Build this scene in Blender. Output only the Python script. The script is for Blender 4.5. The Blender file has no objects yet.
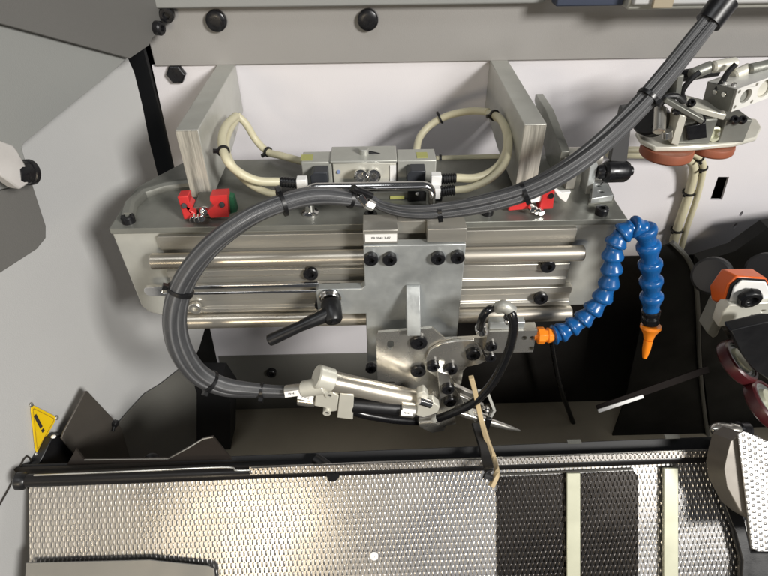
import bpy, bmesh, math, random
from math import sin, cos, tan, pi, radians, sqrt
from mathutils import Vector, Matrix, geometry
random.seed(7)
S = bpy.context.scene
COL = S.collection
# ------------------------------------------------------------------ camera
FP = 571.0
PIT, ROL, YAW = radians(38.7), radians(.6), radians(.9)
_r0 = Vector((cos(YAW), -sin(YAW), 0))
FWD = Vector((sin(YAW)*cos(PIT), cos(YAW)*cos(PIT), -sin(PIT)))
_u0 = Vector((sin(YAW)*sin(PIT), cos(YAW)*sin(PIT), cos(PIT)))
RGT = cos(ROL)*_r0 - sin(ROL)*_u0
UPV = sin(ROL)*_r0 + cos(ROL)*_u0
cd = bpy.data.cameras.new('camera'); cam = bpy.data.objects.new('camera', cd); COL.objects.link(cam)
cd.sensor_width = 36; cd.lens = 36*FP/768; cd.clip_start = .01; cd.clip_end = 50
cam.matrix_world = Matrix(((RGT.x, UPV.x, -FWD.x, 0), (RGT.y, UPV.y, -FWD.y, 0), (RGT.z, UPV.z, -FWD.z, 0), (0, 0, 0, 1)))
S.camera = cam
_tc = (FWD+UPV*((288-470)/FP)); _tc = _tc*(-.50/_tc.z); _tn = (-FWD+Vector((0, 0, .06))).normalized()
def _refl(u, v, dist):      # where a lamp must hang to be mirrored in the tray
    d = FWD+RGT*((u-384)/FP)+UPV*((288-v)/FP); q = d*(_tc.dot(_tn)/d.dot(_tn)); d = d.normalized()
    return q+(d-2*d.dot(_tn)*_tn)*dist
WLP = _refl(250, 535, 1.15); BLP = _refl(470, 560, 1.9)
# ------------------------------------------------------------------ light
W = bpy.data.worlds.new('World'); S.world = W; W.use_nodes = True
W.node_tree.nodes['Background'].inputs[0].default_value = (.93, .96, 1, 1)
W.node_tree.nodes['Background'].inputs[1].default_value = .065
def area(name, loc, tgt, size, watt, col=(1, 1, 1), sy=None):
    d = bpy.data.lights.new(name, 'AREA'); d.size = size; d.energy = watt; d.color = col
    if sy: d.shape = 'RECTANGLE'; d.size_y = sy
    o = bpy.data.objects.new(name, d); COL.objects.link(o); o.location = loc
    o.rotation_euler = (Vector(tgt)-Vector(loc)).to_track_quat('-Z', 'Y').to_euler()
area('key_lamp', (2.0, -1.9, 1.25), (0, .55, -.4), .7, 152, (1, .975, .93))
area('overhead_fill', (-.5, -.5, 2.0), (0, .5, -.4), 1.2, 11, (.95, .98, 1), .5)  # added soft fill from above, brightens the metal parts
area('tray_glow_light', WLP, (-.12, .27, -.53), .30, 3.6, (1, .85, .62), .20)  # added behind the camera for the warm glow mirrored in the tray
area('tray_fill_light', BLP, (.05, .3, -.5), .9, 1.6, (.95, .96, 1), .7)  # added large dim light, mirrored in the tray and serving as fill
S.view_settings.view_transform = 'Standard'; S.view_settings.look = 'None'
S.view_settings.exposure = -0.08; S.view_settings.gamma = 1
S.render.engine = 'CYCLES'

# ------------------------------------------------------------------ pixel -> place helpers
def ray(u, v): return FWD + RGT*((u-384)/FP) + UPV*((288-v)/FP)
def P(u, v, Y): d = ray(u, v); return d*(Y/d.y)
def PZ(u, v, Z): d = ray(u, v); return d*(Z/d.z)
WALL_Y = .69
def SP(u, v, off=0):                   # the slanting left side wall
    d = ray(u, v); k = .3; t = (-.262+off-k*WALL_Y)/(d.x-k*d.y); return d*t
SN = Vector((1, -.3, 0)).normalized()  # its normal, into the machine

# ------------------------------------------------------------------ materials
MATS = {}
def mat(name, col, rough=.5, metal=0, noise=0, nscale=60, bump=0, bscale=300, stretch=None, coat=0, var=None, spec=None):
    if name in MATS: return MATS[name]
    m = bpy.data.materials.new(name); m.use_nodes = True; nt = m.node_tree; b = nt.nodes['Principled BSDF']
    b.inputs['Base Color'].default_value = (*col, 1); b.inputs['Roughness'].default_value = rough
    b.inputs['Metallic'].default_value = metal; b.inputs['Coat Weight'].default_value = coat
    if spec is not None: b.inputs['Specular IOR Level'].default_value = spec
    tc = nt.nodes.new('ShaderNodeTexCoord'); mp = nt.nodes.new('ShaderNodeMapping')
    nt.links.new(tc.outputs['Object'], mp.inputs[0])
    if stretch: mp.inputs['Scale'].default_value = stretch
    if noise:
        n = nt.nodes.new('ShaderNodeTexNoise'); n.inputs['Scale'].default_value = nscale; n.inputs['Detail'].default_value = 6
        nt.links.new(mp.outputs[0], n.inputs['Vector'])
        r = nt.nodes.new('ShaderNodeMapRange'); r.inputs[1].default_value = .3; r.inputs[2].default_value = .7
        r.inputs[3].default_value = max(.03, rough-noise); r.inputs[4].default_value = min(1, rough+noise)
        nt.links.new(n.outputs['Fac'], r.inputs[0]); nt.links.new(r.outputs[0], b.inputs['Roughness'])
        mx = nt.nodes.new('ShaderNodeMix'); mx.data_type = 'RGBA'
        v = var if var else .12
        mx.inputs[6].default_value = (*[c*(1-v) for c in col], 1); mx.inputs[7].default_value = (*[min(1, c*(1+v)) for c in col], 1)
        n2 = nt.nodes.new('ShaderNodeTexNoise'); n2.inputs['Scale'].default_value = nscale*.35; n2.inputs['Detail'].default_value = 8
        nt.links.new(mp.outputs[0], n2.inputs['Vector'])
        r2 = nt.nodes.new('ShaderNodeMapRange'); r2.inputs[1].default_value = .35; r2.inputs[2].default_value = .65
        nt.links.new(n2.outputs['Fac'], r2.inputs[0]); nt.links.new(r2.outputs[0], mx.inputs[0]); nt.links.new(mx.outputs[2], b.inputs['Base Color'])
    if bump:
        n = nt.nodes.new('ShaderNodeTexNoise'); n.inputs['Scale'].default_value = bscale; n.inputs['Detail'].default_value = 3
        nt.links.new(mp.outputs[0], n.inputs['Vector'])
        bp = nt.nodes.new('ShaderNodeBump'); bp.inputs['Strength'].default_value = bump; bp.inputs['Distance'].default_value = .0005
        nt.links.new(n.outputs['Fac'], bp.inputs['Height']); nt.links.new(bp.outputs[0], b.inputs['Normal'])
    MATS[name] = m; return m
M_wall = mat('white_powder_coat', (.70, .675, .695), .45, 0, .08, 9, .25, 900, var=.03)
M_band = mat('taupe_powder_coat', (.295, .284, .272), .5, 0, .08, 9, .3, 900, var=.05)
M_side = mat('grey_powder_coat', (.49, .49, .485), .42, 0, .08, 7, .3, 900, var=.05)
M_near = mat('dull_green_grey_paint', (.27, .275, .265), .5, 0, .1, 8, .3, 900, var=.06)
M_near2 = mat('dark_taupe_paint', (.13, .127, .12), .5, 0, .1, 8, .3, 900, var=.06)
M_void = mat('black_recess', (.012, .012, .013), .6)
M_dark = mat('dark_brown_steel', (.030, .026, .022), .5, 0, .1, 30, .1, 600, spec=.25)
M_olive = mat('olive_grey_floor', (.36, .315, .235), .6, 0, .1, 15, .3, 500, var=.1)
M_black = mat('black_plastic', (.008, .008, .009), .36, 0, .08, 80, .1, 900)
M_oxide = mat('black_oxide_steel', (.014, .014, .016), .3, .3, .1, 200)
M_alu = mat('milled_aluminium', (.52, .52, .48), .42, .5, .14, 30, .18, 240, (1, 1, 1), var=.16)
M_alub = mat('brushed_aluminium', (.50, .48, .43), .38, .65, .14, 40, .35, 260, (.10, 1, 1), var=.2)
M_alubz = mat('sawn_aluminium', (.46, .44, .385), .45, .45, .1, 900, 1, 700, (1, 1, .05), var=.35)
M_alug = mat('worn_aluminium', (.22, .222, .20), .45, .5, .14, 25, .2, 300, var=.38)
M_alul = mat('light_worn_aluminium', (.50, .50, .455), .45, .35, .12, 30, .15, 300, var=.12)
M_plate = mat('zinc_plated_plate', (.50, .52, .515), .40, .6, .14, 60, .2, 300, var=.2)
M_warm = mat('ground_steel_rod', (.55, .51, .44), .33, .75, .08, 40, .15, 300, (.1, 1, 1))
M_chrome = mat('chrome', (.82, .81, .80), .12, 1, .05, 60)
M_sheet = mat('stainless_sheet', (.68, .66, .61), .27, .88, .08, 30, .10, 90, var=.10)
M_cream = mat('cream_plastic', (.64, .625, .55), .38, .25, .06, 80, var=.05)
M_white = mat('white_label', (.85, .84, .82), .5)
M_cable = mat('beige_cable', (.58, .54, .38), .45, 0, .06, 60, var=.07)
M_red = mat('red_plastic', (.60, .035, .035), .38, 0, .08, 60, var=.15)
M_green = mat('green_plastic', (.02, .12, .06), .4)
M_blue = mat('blue_plastic', (.008, .095, .30), .25, 0, .06, 90, var=.12, spec=.6)
M_orange = mat('orange_plastic', (.90, .25, .015), .32, 0, .05, 90, var=.06)
M_ored = mat('orange_paint', (.75, .13, .02), .35, 0, .05, 60, var=.08)
M_brown = mat('terracotta_rubber', (.27, .085, .045), .5, 0, .1, 60, var=.15)
M_maroon = mat('maroon_rubber', (.055, .008, .010), .35, 0, .1, 60, var=.2)
M_yellow = mat('yellow_enamel', (.80, .54, .01), .38, 0, .05, 60, var=.05)
M_ylab = mat('yellow_label', (.40, .40, .13), .5)
M_tan = mat('tan_plastic', (.50, .39, .23), .45, 0, .08, 60, var=.08)
M_strip = mat('pale_cream_strip', (.50, .50, .38), .35, .2, .06, 40, var=.06)
M_rubber = mat('black_rubber_hose', (.007, .007, .008), .25, 0, .06, 100)
M_ptfe = mat('clear_plastic', (.62, .62, .58), .15, .2)
M_glass = mat('lens_glass', (.30, .34, .30), .12, .2)
M_ink = mat('black_ink', (.03, .025, .025), .6)
# braided grey sleeve over the cable bundle
def sleeve():
    m = mat('grey_sleeved_rubber', (.10, .103, .11), .34, 0)
    nt = m.node_tree; b = nt.nodes['Principled BSDF']; L = nt.links.new
    uv = nt.nodes.new('ShaderNodeUVMap'); s = nt.nodes.new('ShaderNodeSeparateXYZ'); L(uv.outputs[0], s.inputs[0])
    def mth(op, a, bb=None, c=None):
        n = nt.nodes.new('ShaderNodeMath'); n.operation = op
        for i, q in enumerate((a, bb, c)):
            if q is None: continue
            if isinstance(q, (int, float)): n.inputs[i].default_value = q
            else: L(q, n.inputs[i])
        return n.outputs[0]
    tw = mth('MULTIPLY_ADD', s.outputs[0], 2*pi*7, mth('MULTIPLY', s.outputs[1], 12.0))       # long strands showing through the sleeve
    st = mth('POWER', mth('MULTIPLY_ADD', mth('SINE', tw), .5, .5), 5)
    f1 = mth('SINE', mth('ADD', mth('MULTIPLY', s.outputs[0], 2*pi*26), mth('MULTIPLY', s.outputs[1], 2*pi*520)))
    f2 = mth('SINE', mth('SUBTRACT', mth('MULTIPLY', s.outputs[0], 2*pi*26), mth('MULTIPLY', s.outputs[1], 2*pi*520)))
    h = mth('ADD', mth('MULTIPLY', mth('MULTIPLY', f1, f2), .25), mth('MULTIPLY', st, 1.2))
    bp = nt.nodes.new('ShaderNodeBump'); bp.inputs['Strength'].default_value = .6; bp.inputs['Distance'].default_value = .0006
    L(h, bp.inputs['Height']); L(bp.outputs[0], b.inputs['Normal'])
    nz = nt.nodes.new('ShaderNodeTexNoise'); nz.inputs['Scale'].default_value = 1; nz.inputs['Detail'].default_value = 4
    cm = nt.nodes.new('ShaderNodeCombineXYZ'); L(mth('MULTIPLY', s.outputs[0], 14), cm.inputs[0]); L(mth('MULTIPLY', s.outputs[1], 30), cm.inputs[1]); L(cm.outputs[0], nz.inputs['Vector'])
    mm = nt.nodes.new('ShaderNodeMix'); mm.data_type = 'RGBA'; mm.inputs[6].default_value = (.018, .019, .022, 1); mm.inputs[7].default_value = (.17, .172, .178, 1)
    L(mth('ADD', mth('MULTIPLY', st, .6), mth('MULTIPLY', nz.outputs['Fac'], .5)), mm.inputs[0]); L(mm.outputs[2], b.inputs['Base Color'])
    return m
M_sleeve = sleeve()
# embossed (linen pattern) stainless sheet
def embossed(name, col, rough, px=.0085, py=.0125, dist=.0011, rot=0.0, plane='XY'):
    m = mat(name, col, rough, .95); nt = m.node_tree; b = nt.nodes['Principled BSDF']
    L = nt.links.new
    tc = nt.nodes.new('ShaderNodeTexCoord'); mp = nt.nodes.new('ShaderNodeMapping'); L(tc.outputs['UV' if plane == 'UV' else 'Object'], mp.inputs[0])
    mp.inputs['Rotation'].default_value = (0, 0, rot)
    s = nt.nodes.new('ShaderNodeSeparateXYZ'); L(mp.outputs[0], s.inputs[0])
    def mth(op, a, bb=None, c=None):
        n = nt.nodes.new('ShaderNodeMath'); n.operation = op
        for i, q in enumerate((a, bb, c)):
            if q is None: continue
            if isinstance(q, (int, float)): n.inputs[i].default_value = q
            else: L(q, n.inputs[i])
        return n.outputs[0]
    xs, ys = s.outputs[0], s.outputs[2 if plane == 'XZ' else 1]
    nz = nt.nodes.new('ShaderNodeTexNoise'); nz.inputs['Scale'].default_value = 35; L(tc.outputs['Object'], nz.inputs['Vector'])
    wob = mth('MULTIPLY', mth('SUBTRACT', nz.outputs['Fac'], .5), .9)
    cx = mth('COSINE', mth('ADD', mth('MULTIPLY', xs, 2*pi/px), wob)); cy = mth('COSINE', mth('ADD', mth('MULTIPLY', ys, 2*pi/py), wob))
    pr = mth('MULTIPLY', cx, cy)                                      # staggered bosses and dimples
    h = mth('MULTIPLY', mth('GREATER_THAN', pr, 0), mth('MULTIPLY', mth('POWER', mth('ABSOLUTE', cx), 2.2), mth('POWER', mth('ABSOLUTE', cy), .8)))
    bp = nt.nodes.new('ShaderNodeBump'); bp.inputs['Strength'].default_value = 1; bp.inputs['Distance'].default_value = dist
    L(h, bp.inputs['Height']); L(bp.outputs[0], b.inputs['Normal'])
    n2 = nt.nodes.new('ShaderNodeTexNoise'); n2.inputs['Scale'].default_value = 14; n2.inputs['Detail'].default_value = 6; L(tc.outputs['Object'], n2.inputs['Vector'])
    r = nt.nodes.new('ShaderNodeMapRange'); r.inputs[1].default_value = .35; r.inputs[2].default_value = .65; r.inputs[3].default_value = rough-.05; r.inputs[4].default_value = rough+.07
    L(n2.outputs['Fac'], r.inputs[0]); L(r.outputs[0], b.inputs['Roughness'])
    return m
M_emb = embossed('embossed_stainless', (.36, .352, .345), .28, .0044, .0110, .0004, 0, 'UV')
M_embd = embossed('embossed_dark_sheet', (.035, .032, .03), .26, .0044, .0110, .0005, 0, 'UV')
M_embv = embossed('embossed_stainless_guard', (.70, .69, .68), .42, .0095, .0055, .0009, 0, 'UV')

# ------------------------------------------------------------------ mesh collector
def frame(d):
    d = d.normalized(); a = Vector((0, 0, 1)) if abs(d.z) < .9 else Vector((1, 0, 0))
    x = d.cross(a).normalized(); return x, d.cross(x).normalized()
def smooth(pts, n=10, closed=False):
    pts = [Vector(p) for p in pts]; q = [pts[0]*2-pts[1]]+pts+[pts[-1]*2-pts[-2]]; out = []
    for i in range(1, len(q)-2):
        for k in range(n):
            t = k/n; a, b, c, d = q[i-1:i+3]
            out.append(.5*((2*b)+(c-a)*t+(2*a-5*b+4*c-d)*t*t+(3*b-a-3*c+d)*t**3))
    return out+[pts[-1]]
class MB:
    def __init__(s): s.v = []; s.f = []; s.uvf = None; s.uvs = {}
    def add(s, vs, fs):
        o = len(s.v); s.v += [Vector(v) for v in vs]; s.f += [tuple(i+o for i in f) for f in fs]; return s
    def box(s, x0, x1, y0, y1, z0, z1):
        return s.add([(x, y, z) for z in (z0, z1) for y in (y0, y1) for x in (x0, x1)], [(0, 2, 3, 1), (4, 5, 7, 6), (0, 1, 5, 4), (2, 6, 7, 3), (0, 4, 6, 2), (1, 3, 7, 5)])
    def obox(s, a, b, w, h, up=(0, 0, 1)):   # bar from a to b, width w, height h along up
        a, b = Vector(a), Vector(b); d = (b-a).normalized(); x = d.cross(Vector(up)).normalized(); y = x.cross(d)
        vs = [p+x*(w/2*i)+y*(h/2*j) for p in (a, b) for i, j in ((-1, -1), (1, -1), (1, 1), (-1, 1))]
        return s.add(vs, [(0, 1, 2, 3), (7, 6, 5, 4)]+[(i, (i+1) % 4+0, (i+1) % 4+4, i+4) for i in range(4)])
    def prism(s, pts, off):
        pts = [Vector(p) for p in pts]; off = Vector(off); n = len(pts)
        tris = geometry.tessellate_polygon([pts])
        return s.add(pts+[p+off for p in pts], [tuple(t) for t in tris]+[tuple(i+n for i in reversed(t)) for t in tris]+[(i, (i+1) % n, (i+1) % n+n, i+n) for i in range(n)])
    def prismh(s, outer, holes, off):
        loops = [[Vector(p) for p in outer]]+[[Vector(p) for p in h] for h in holes]; off = Vector(off)
        flat = [p for l in loops for p in l]; n = len(flat); tris = geometry.tessellate_polygon(loops)
        fs = [tuple(t) for t in tris]+[tuple(i+n for i in reversed(t)) for t in tris]; o = 0
        for l in loops:
            k = len(l); fs += [(o+i, o+(i+1) % k, o+(i+1) % k+n, o+i+n) for i in range(k)]; o += k
        return s.add(flat+[p+off for p in flat], fs)
    def lathe(s, a, d, prof, n=28, arc=None):   # prof: (height, radius)
        a, d = Vector(a), Vector(d).normalized(); x, y = frame(d); o = len(s.v); vs = []; fs = []
        for h, r in prof:
            for i in range(n):
                t = 2*pi*i/n; vs.append(a+d*h+(x*cos(t)+y*sin(t))*max(r, 1e-5))
        for j in range(len(prof)-1):
            for i in range(n): fs.append((j*n+i, j*n+(i+1) % n, (j+1)*n+(i+1) % n, (j+1)*n+i))
        fs.append(tuple(reversed(range(n)))); fs.append(tuple(range((len(prof)-1)*n, len(prof)*n)))
        return s.add(vs, fs)
    def cyl(s, a, b, r, r2=None, n=28, bev=.12):
        a, b = Vector(a), Vector(b); L = (b-a).length; r2 = r if r2 is None else r2; c = min(r*bev, L*.3)
        return s.lathe(a, b-a, [(0, r-c), (c, r), (L-c, r2), (L, max(r2-c, 1e-5))], n)
    def tube(s, pts, r, n=16, lob=0, amp=0, tw=0, rf=None):
        pts = [Vector(p) for p in pts]; N = len(pts); T = [(pts[min(i+1, N-1)]-pts[max(i-1, 0)]).normalized() for i in range(N)]
        x, _ = frame(T[0]); vs = []; fs = []; L = 0; uvl = []
        for i in range(N):
            x = (x-T[i]*x.dot(T[i])).normalized(); y = T[i].cross(x)
            if i: L += (pts[i]-pts[i-1]).length
            R = r if rf is None else r*rf(i/(N-1))
            for k in range(n):
                t = 2*pi*k/n; rr = R*(1+amp*cos(lob*t+tw*L)) if lob else R
                vs.append(pts[i]+(x*cos(t)+y*sin(t))*rr)
            uvl.append(L)
        o = len(s.f)
        for i in range(N-1):
            for k in range(n):
                fs.append((i*n+k, i*n+(k+1) % n, (i+1)*n+(k+1) % n, (i+1)*n+k))
                s.uvs[o+len(fs)-1] = [(k/n, uvl[i]), ((k+1)/n, uvl[i]), ((k+1)/n, uvl[i+1]), (k/n, uvl[i+1])]
        fs.append(tuple(reversed(range(n)))); fs.append(tuple(range((N-1)*n, N*n)))
        return s.add(vs, fs)
    def ball(s, c, r, sc=(1, 1, 1), n=20):
        c = Vector(c); vs = []; fs = []; m = n//2
        for j in range(m+1):
            p = pi*j/m
            for i in range(n): t = 2*pi*i/n; vs.append(c+Vector((cos(t)*sin(p)*r*sc[0], sin(t)*sin(p)*r*sc[1], cos(p)*r*sc[2])))
        for j in range(m):
            for i in range(n): fs.append((j*n+i, (j+1)*n+i, (j+1)*n+(i+1) % n, j*n+(i+1) % n))
        return s.add(vs, fs)
    def text(s, txt, c, size, xd, yd, depth=.0002, bold=0):
        cu = bpy.data.curves.new('t', 'FONT'); cu.body = txt; cu.size = size; cu.align_x = 'CENTER'; cu.align_y = 'CENTER'; cu.resolution_u = 3; cu.offset = bold
        o = bpy.data.objects.new('t', cu); COL.objects.link(o); bpy.context.view_layer.update()
        me = bpy.data.meshes.new_from_object(o.evaluated_get(bpy.context.evaluated_depsgraph_get()))
        xd, yd = Vector(xd).normalized(), Vector(yd).normalized(); nn = xd.cross(yd); c = Vector(c)
        s.add([c+xd*v.co.x+yd*v.co.y+nn*depth for v in me.vertices], [tuple(p.vertices) for p in me.polygons])
        bpy.data.objects.remove(o); bpy.data.curves.remove(cu); bpy.data.meshes.remove(me); return s
    def build(s, name, m, parent=None, bev=0, ang=35, fix=True):
        if parent is not None: loc = Vector(parent['_w'])
        else:
            lo = Vector([min(v[i] for v in s.v) for i in range(3)]); hi = Vector([max(v[i] for v in s.v) for i in range(3)])
            loc = Vector(((lo.x+hi.x)/2, (lo.y+hi.y)/2, lo.z))
        me = bpy.data.meshes.new(name); me.from_pydata([v-loc for v in s.v], [], s.f)
        if s.uvs:
            l = me.uv_layers.new(name='UVMap')
            for fi, q in s.uvs.items():
                for k, li in enumerate(me.polygons[fi].loop_indices): l.data[li].uv = q[k]
        if s.uvf:
            l = me.uv_layers.new(name='UVMap')
            for lp in me.loops: l.data[lp.index].uv = s.uvf(s.v[lp.vertex_index])
        if fix:
            bm = bmesh.new(); bm.from_mesh(me); bmesh.ops.recalc_face_normals(bm, faces=bm.faces); bm.to_mesh(me); bm.free()
        for p in me.polygons: p.use_smooth = True
        me.set_sharp_from_angle(angle=radians(ang)); me.materials.append(m)
        o = bpy.data.objects.new(name, me); COL.objects.link(o)
        if parent is not None: o.parent = parent
        else: o.location = loc
        o['_w'] = tuple(loc)
        if bev:
            bv = o.modifiers.new('bevel', 'BEVEL'); bv.width = bev; bv.segments = 2; bv.limit_method = 'ANGLE'; bv.angle_limit = radians(40)
        return o
def tag(o, label, cat=None, group=None):
    o['label'] = label
    if cat: o['category'] = cat
    if group: o['group'] = group
    return o
def thing(name, label, cat, loc, group=None):
    o = bpy.data.objects.new(name, None); COL.objects.link(o); o.location = loc; o['_w'] = tuple(loc); o.empty_display_size = .02
    return tag(o, label, cat, group)
def struct(o): o['kind'] = 'structure'; return o
BC = {}
def bolt(parent, c, r, n=(0, -1, 0), h=None, m=None, name='bolt', label=None):
    """socket head screw: head with a chamfer and a hex recess"""
    m = m or M_oxide; h = h or r*1.0; key = (round(r, 5), round(h, 5), m.name, tuple(round(x, 3) for x in Vector(n)))
    c = Vector(c)
    if key not in BC:
        d = Vector(n).normalized(); x, y = frame(d); mb = MB(); N = 24
        prof = [(0, r*.96), (h*.85, r), (h, r*.88)]
        vs = [d*a+(x*cos(2*pi*i/N)+y*sin(2*pi*i/N))*b for a, b in prof for i in range(N)]
        hexr = lambda i: r*.52*cos(pi/6)/cos(((2*pi*i/N) % (pi/3))-pi/6)
        vs += [d*a+(x*cos(2*pi*i/N)+y*sin(2*pi*i/N))*hexr(i) for a in (h, h*.35) for i in range(N)]
        fs = [(j*N+i, j*N+(i+1) % N, (j+1)*N+(i+1) % N, (j+1)*N+i) for j in range(4) for i in range(N)]
        fs += [tuple(range(4*N, 5*N)), tuple(reversed(range(N)))]
        me = bpy.data.meshes.new(name); me.from_pydata(vs, [], fs)
        bm = bmesh.new(); bm.from_mesh(me); bmesh.ops.recalc_face_normals(bm, faces=bm.faces); bm.to_mesh(me); bm.free()
        for p in me.polygons: p.use_smooth = True
        me.set_sharp_from_angle(angle=radians(30)); me.materials.append(m); BC[key] = me
    o = bpy.data.objects.new(name, BC[key]); COL.objects.link(o)
    if parent is not None: o.parent = parent; o.location = c-Vector(parent['_w'])
    else: o.location = c
    if label: o['label'] = label
    return o
def circ(c, r, xd, yd, n=20, sx=1, sy=1, a0=0):
    c, xd, yd = Vector(c), Vector(xd), Vector(yd)
    return [c+xd*(cos(a0+2*pi*i/n)*r*sx)+yd*(sin(a0+2*pi*i/n)*r*sy) for i in range(n)]
def slot(c, r, L, xd, yd, n=8):     # stadium
    c, xd, yd = Vector(c), Vector(xd), Vector(yd); out = []
    for sg in (1, -1):
        for i in range(n+1):
            t = -pi/2+pi*i/n; out.append(c+xd*sg*(L/2+cos(t)*r)+yd*sg*(sin(t)*r))
    return out
def rrect(x0, x1, z0, z1, r, Y, n=5):
    out = []
    for cx, cz, a in ((x1-r, z1-r, 0), (x0+r, z1-r, pi/2), (x0+r, z0+r, pi), (x1-r, z0+r, 3*pi/2)):
        for i in range(n+1): t = a+pi/2*i/n; out.append(Vector((cx+r*cos(t), Y, cz+r*sin(t))))
    return out
def tie(parent, c, d, r, w=.0032, tail=None):
    """cable tie round a bundle at c, along d"""
    c, d = Vector(c), Vector(d).normalized(); mb = MB()
    mb.lathe(c-d*w/2, d, [(0, r), (0, r*1.07), (w, r*1.07), (w, r)], 20)
    hd = (-FWD-d*(-FWD).dot(d)).normalized(); sd = d.cross(hd)
    q = (hd*.5+sd*.85).normalized() if tail is None else (Vector(tail)-d*Vector(tail).dot(d)).normalized()
    p = c+q*r*1.05; mb.obox(p-q*.001, p+q*.0035, w*1.5, w*1.3, d)
    return mb.build('cable_tie', M_black, parent)
def path_at(pts, f):
    i = min(int(f*(len(pts)-1)), len(pts)-2); return pts[i], (pts[i+1]-pts[i])

# ================================================================== SETTING
# back wall, with the rectangular window cut into it at the right
wx0, wz0, wz1 = -.258, -.83, -.212
win = [P(710, 200, WALL_Y), P(722, 200, WALL_Y), P(729, 177, WALL_Y), P(718, 177, WALL_Y)]
hs = [P(u, v, WALL_Y) for u, v in ((741, 214), (735, 226))]
o = MB().prismh([(wx0, WALL_Y, wz1), (1.3, WALL_Y, wz1), (1.3, WALL_Y, wz0), (wx0-.022, WALL_Y, wz0)], [win]+[circ(h, .0022, (1, 0, .3), (0, 0, 2.0), 10) for h in hs], (0, .004, 0)).build('back_wall', M_wall); struct(o)
struct(MB().box(-.32, 1.3, .74, .745, -.9, -.2).build('wall_backing', M_void))
lw = struct(MB().prism([(-.276, .6875, -.83), (-.270, .6875, -.692), (.10, .6875, -.692), (.10, .6875, -.83)], (0, .002, 0)).build('lower_wall_panel', mat('dark_grey_paint', (.15, .147, .132), .5, 0, .1, 12, .3, 700, var=.08)))
bolt(lw, P(272, 371, .687), .0085)
struct(MB().prism([(.1003, .6875, -.83), (.1003, .6875, -.60), (.14, .6875, -.54), (.29, .6875, -.50), (1.2, .6875, -.50), (1.2, .6875, -.83)], (0, .002, 0)).build('lower_wall_panel', mat('wall_shade_black', (.022, .020, .018), .6, 0, .1, 12, .3, 700, var=.12, spec=.2)))  # near-black sheet puts the shade on the lower right wall into colour
# taupe header above the wall
hd = struct(MB().box(-.253, 1.3, WALL_Y-.004, WALL_Y+.02, -.212, .02).build('header_panel', M_band, bev=.001))
for u, v in ((217, 20), (368, 19), (177, 73)):
    q = P(u, v, WALL_Y-(.004 if v < 60 else 0)); mb = MB().lathe(q, (0, -1, 0), [(0, .0115), (.006, .0115), (.0075, .0095), (.0078, .005)], 6 if v > 60 else 28)
    mb.build('bolt', M_oxide, hd if v < 60 else o, bev=.0008)
# side wall, slanting
fA = SP(146, 44); zt = .05
def sw(u, v): return SP(u, v)
ft = Vector((-.262, .69, .03)); nt_ = Vector((-.262-.3*.9, -.21, .03)); nb = nt_.copy(); nb.z = -.87
fb = Vector((-.300, .563+.12, -.87))
edge = [SP(u, v) for u, v in ((124, 50), (134, 72), (142, 104), (149, 140), (158, 176), (170, 205), (203, 305), (206, 325), (199, 348), (186, 375), (176, 420), (176, 520))]  # cut back so the black recess also stands for shadow by the corner
side = MB().prism([ft+Vector((-.05*.3/.3*.3, -.05, 0)), nt_, nb, Vector((edge[-1].x, edge[-1].y, -.87))]+edge[::-1], -SN*.004).build('side_wall', M_side); struct(side)
struct(MB().prism([(-.262, .695, .03), (-.262, .695, -.9), (-.40, .80, -.9), (-.40, .80, .03)], (-.003, 0, 0)).build('recess_and_shade', M_void))
struct(MB().box(-.6, 1.3, .2, .85, -.85, -.83).build('floor', M_olive))
lq = [SP(u, v, .003) for u, v in ((196, 356), (183, 366), (160, 384), (145, 393), (128, 411), (112, 430), (108, 500), (196, 500))]
struct(MB().prism(lq, SN*.001).build('lower_side_panel', MATS['dark_grey_paint']))
# ------------------------------------------------------------------ near plates at the upper left
def nearpoly(pts, off): return [SP(u, v, off) for u, v in pts]
pl = thing('cover_plate', 'dull green-grey sheet plate with a diagonal edge at upper left', 'cover plate', SP(10, 150, .03))
MB().prism(nearpoly([(-240, -45), (128, 57), (118, 67), (24, 143), (22, 149), (32, 182), (-240, 250)], .03), -SN*.003).build('upper_sheet', M_near, pl, bev=.0006)
MB().prism(nearpoly([(-240, 251), (32, 183), (46, 226), (46, 238), (37, 249), (0, 273), (-240, 420)], .03), -SN*.003).build('lower_sheet', M_near2, pl, bev=.0006)
tp = thing('corner_gusset', 'dark taupe wedge-shaped sheet in the top left corner', 'gusset', SP(80, 30, .036))
MB().prism(nearpoly([(-240, -90), (150, -30), (163, 6), (161, 28), (150, 38), (147, 45), (127, 58.5), (-240, -41)], .034), SN*.003).build('gusset_sheet', M_near2, tp, bev=.0006)
for u, v, r in ((156, 28, .0075),):
    a = SP(u, v, .037); MB().lathe(a, SN, [(0, r), (.006, r), (.008, r*.8), (.008, r*.45), (.004, r*.45)], 24).build('bolt', M_oxide, tp)
bolt(None, P(168, 14, .67), .008)
bb = [x for x in bpy.data.objects if x.name.startswith('bolt')][-1]; bb.parent = hd; bb.location = P(168, 14, .68)-Vector(hd['_w'])
kn = thing('hinge_clamp', 'white metal hinge clamp with a round black screw at the left edge', 'clamp', SP(10, 170, .05))
MB().prism([SP(u, v, .05) for u, v in ((-25, 135), (1, 144), (6, 150), (16, 168), (17, 182), (8, 188), (-25, 165))], SN*.012).build('clamp_body', mat('white_cast_metal', (.66, .64, .62), .4, .3, .1, 60, .2, 200), kn, bev=.0015)
a = SP(13, 174, .055); b = SP(33, 172, .055); 
MB().lathe(a, b-a, [(0, .0085), (.003, .0095), (.012, .0095), (.0125, .0085), (.0135, .0105), (.017, .0105), (.0185, .009), (.0185, .005), (.014, .005)], 28).build('screw', M_oxide, kn)
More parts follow.
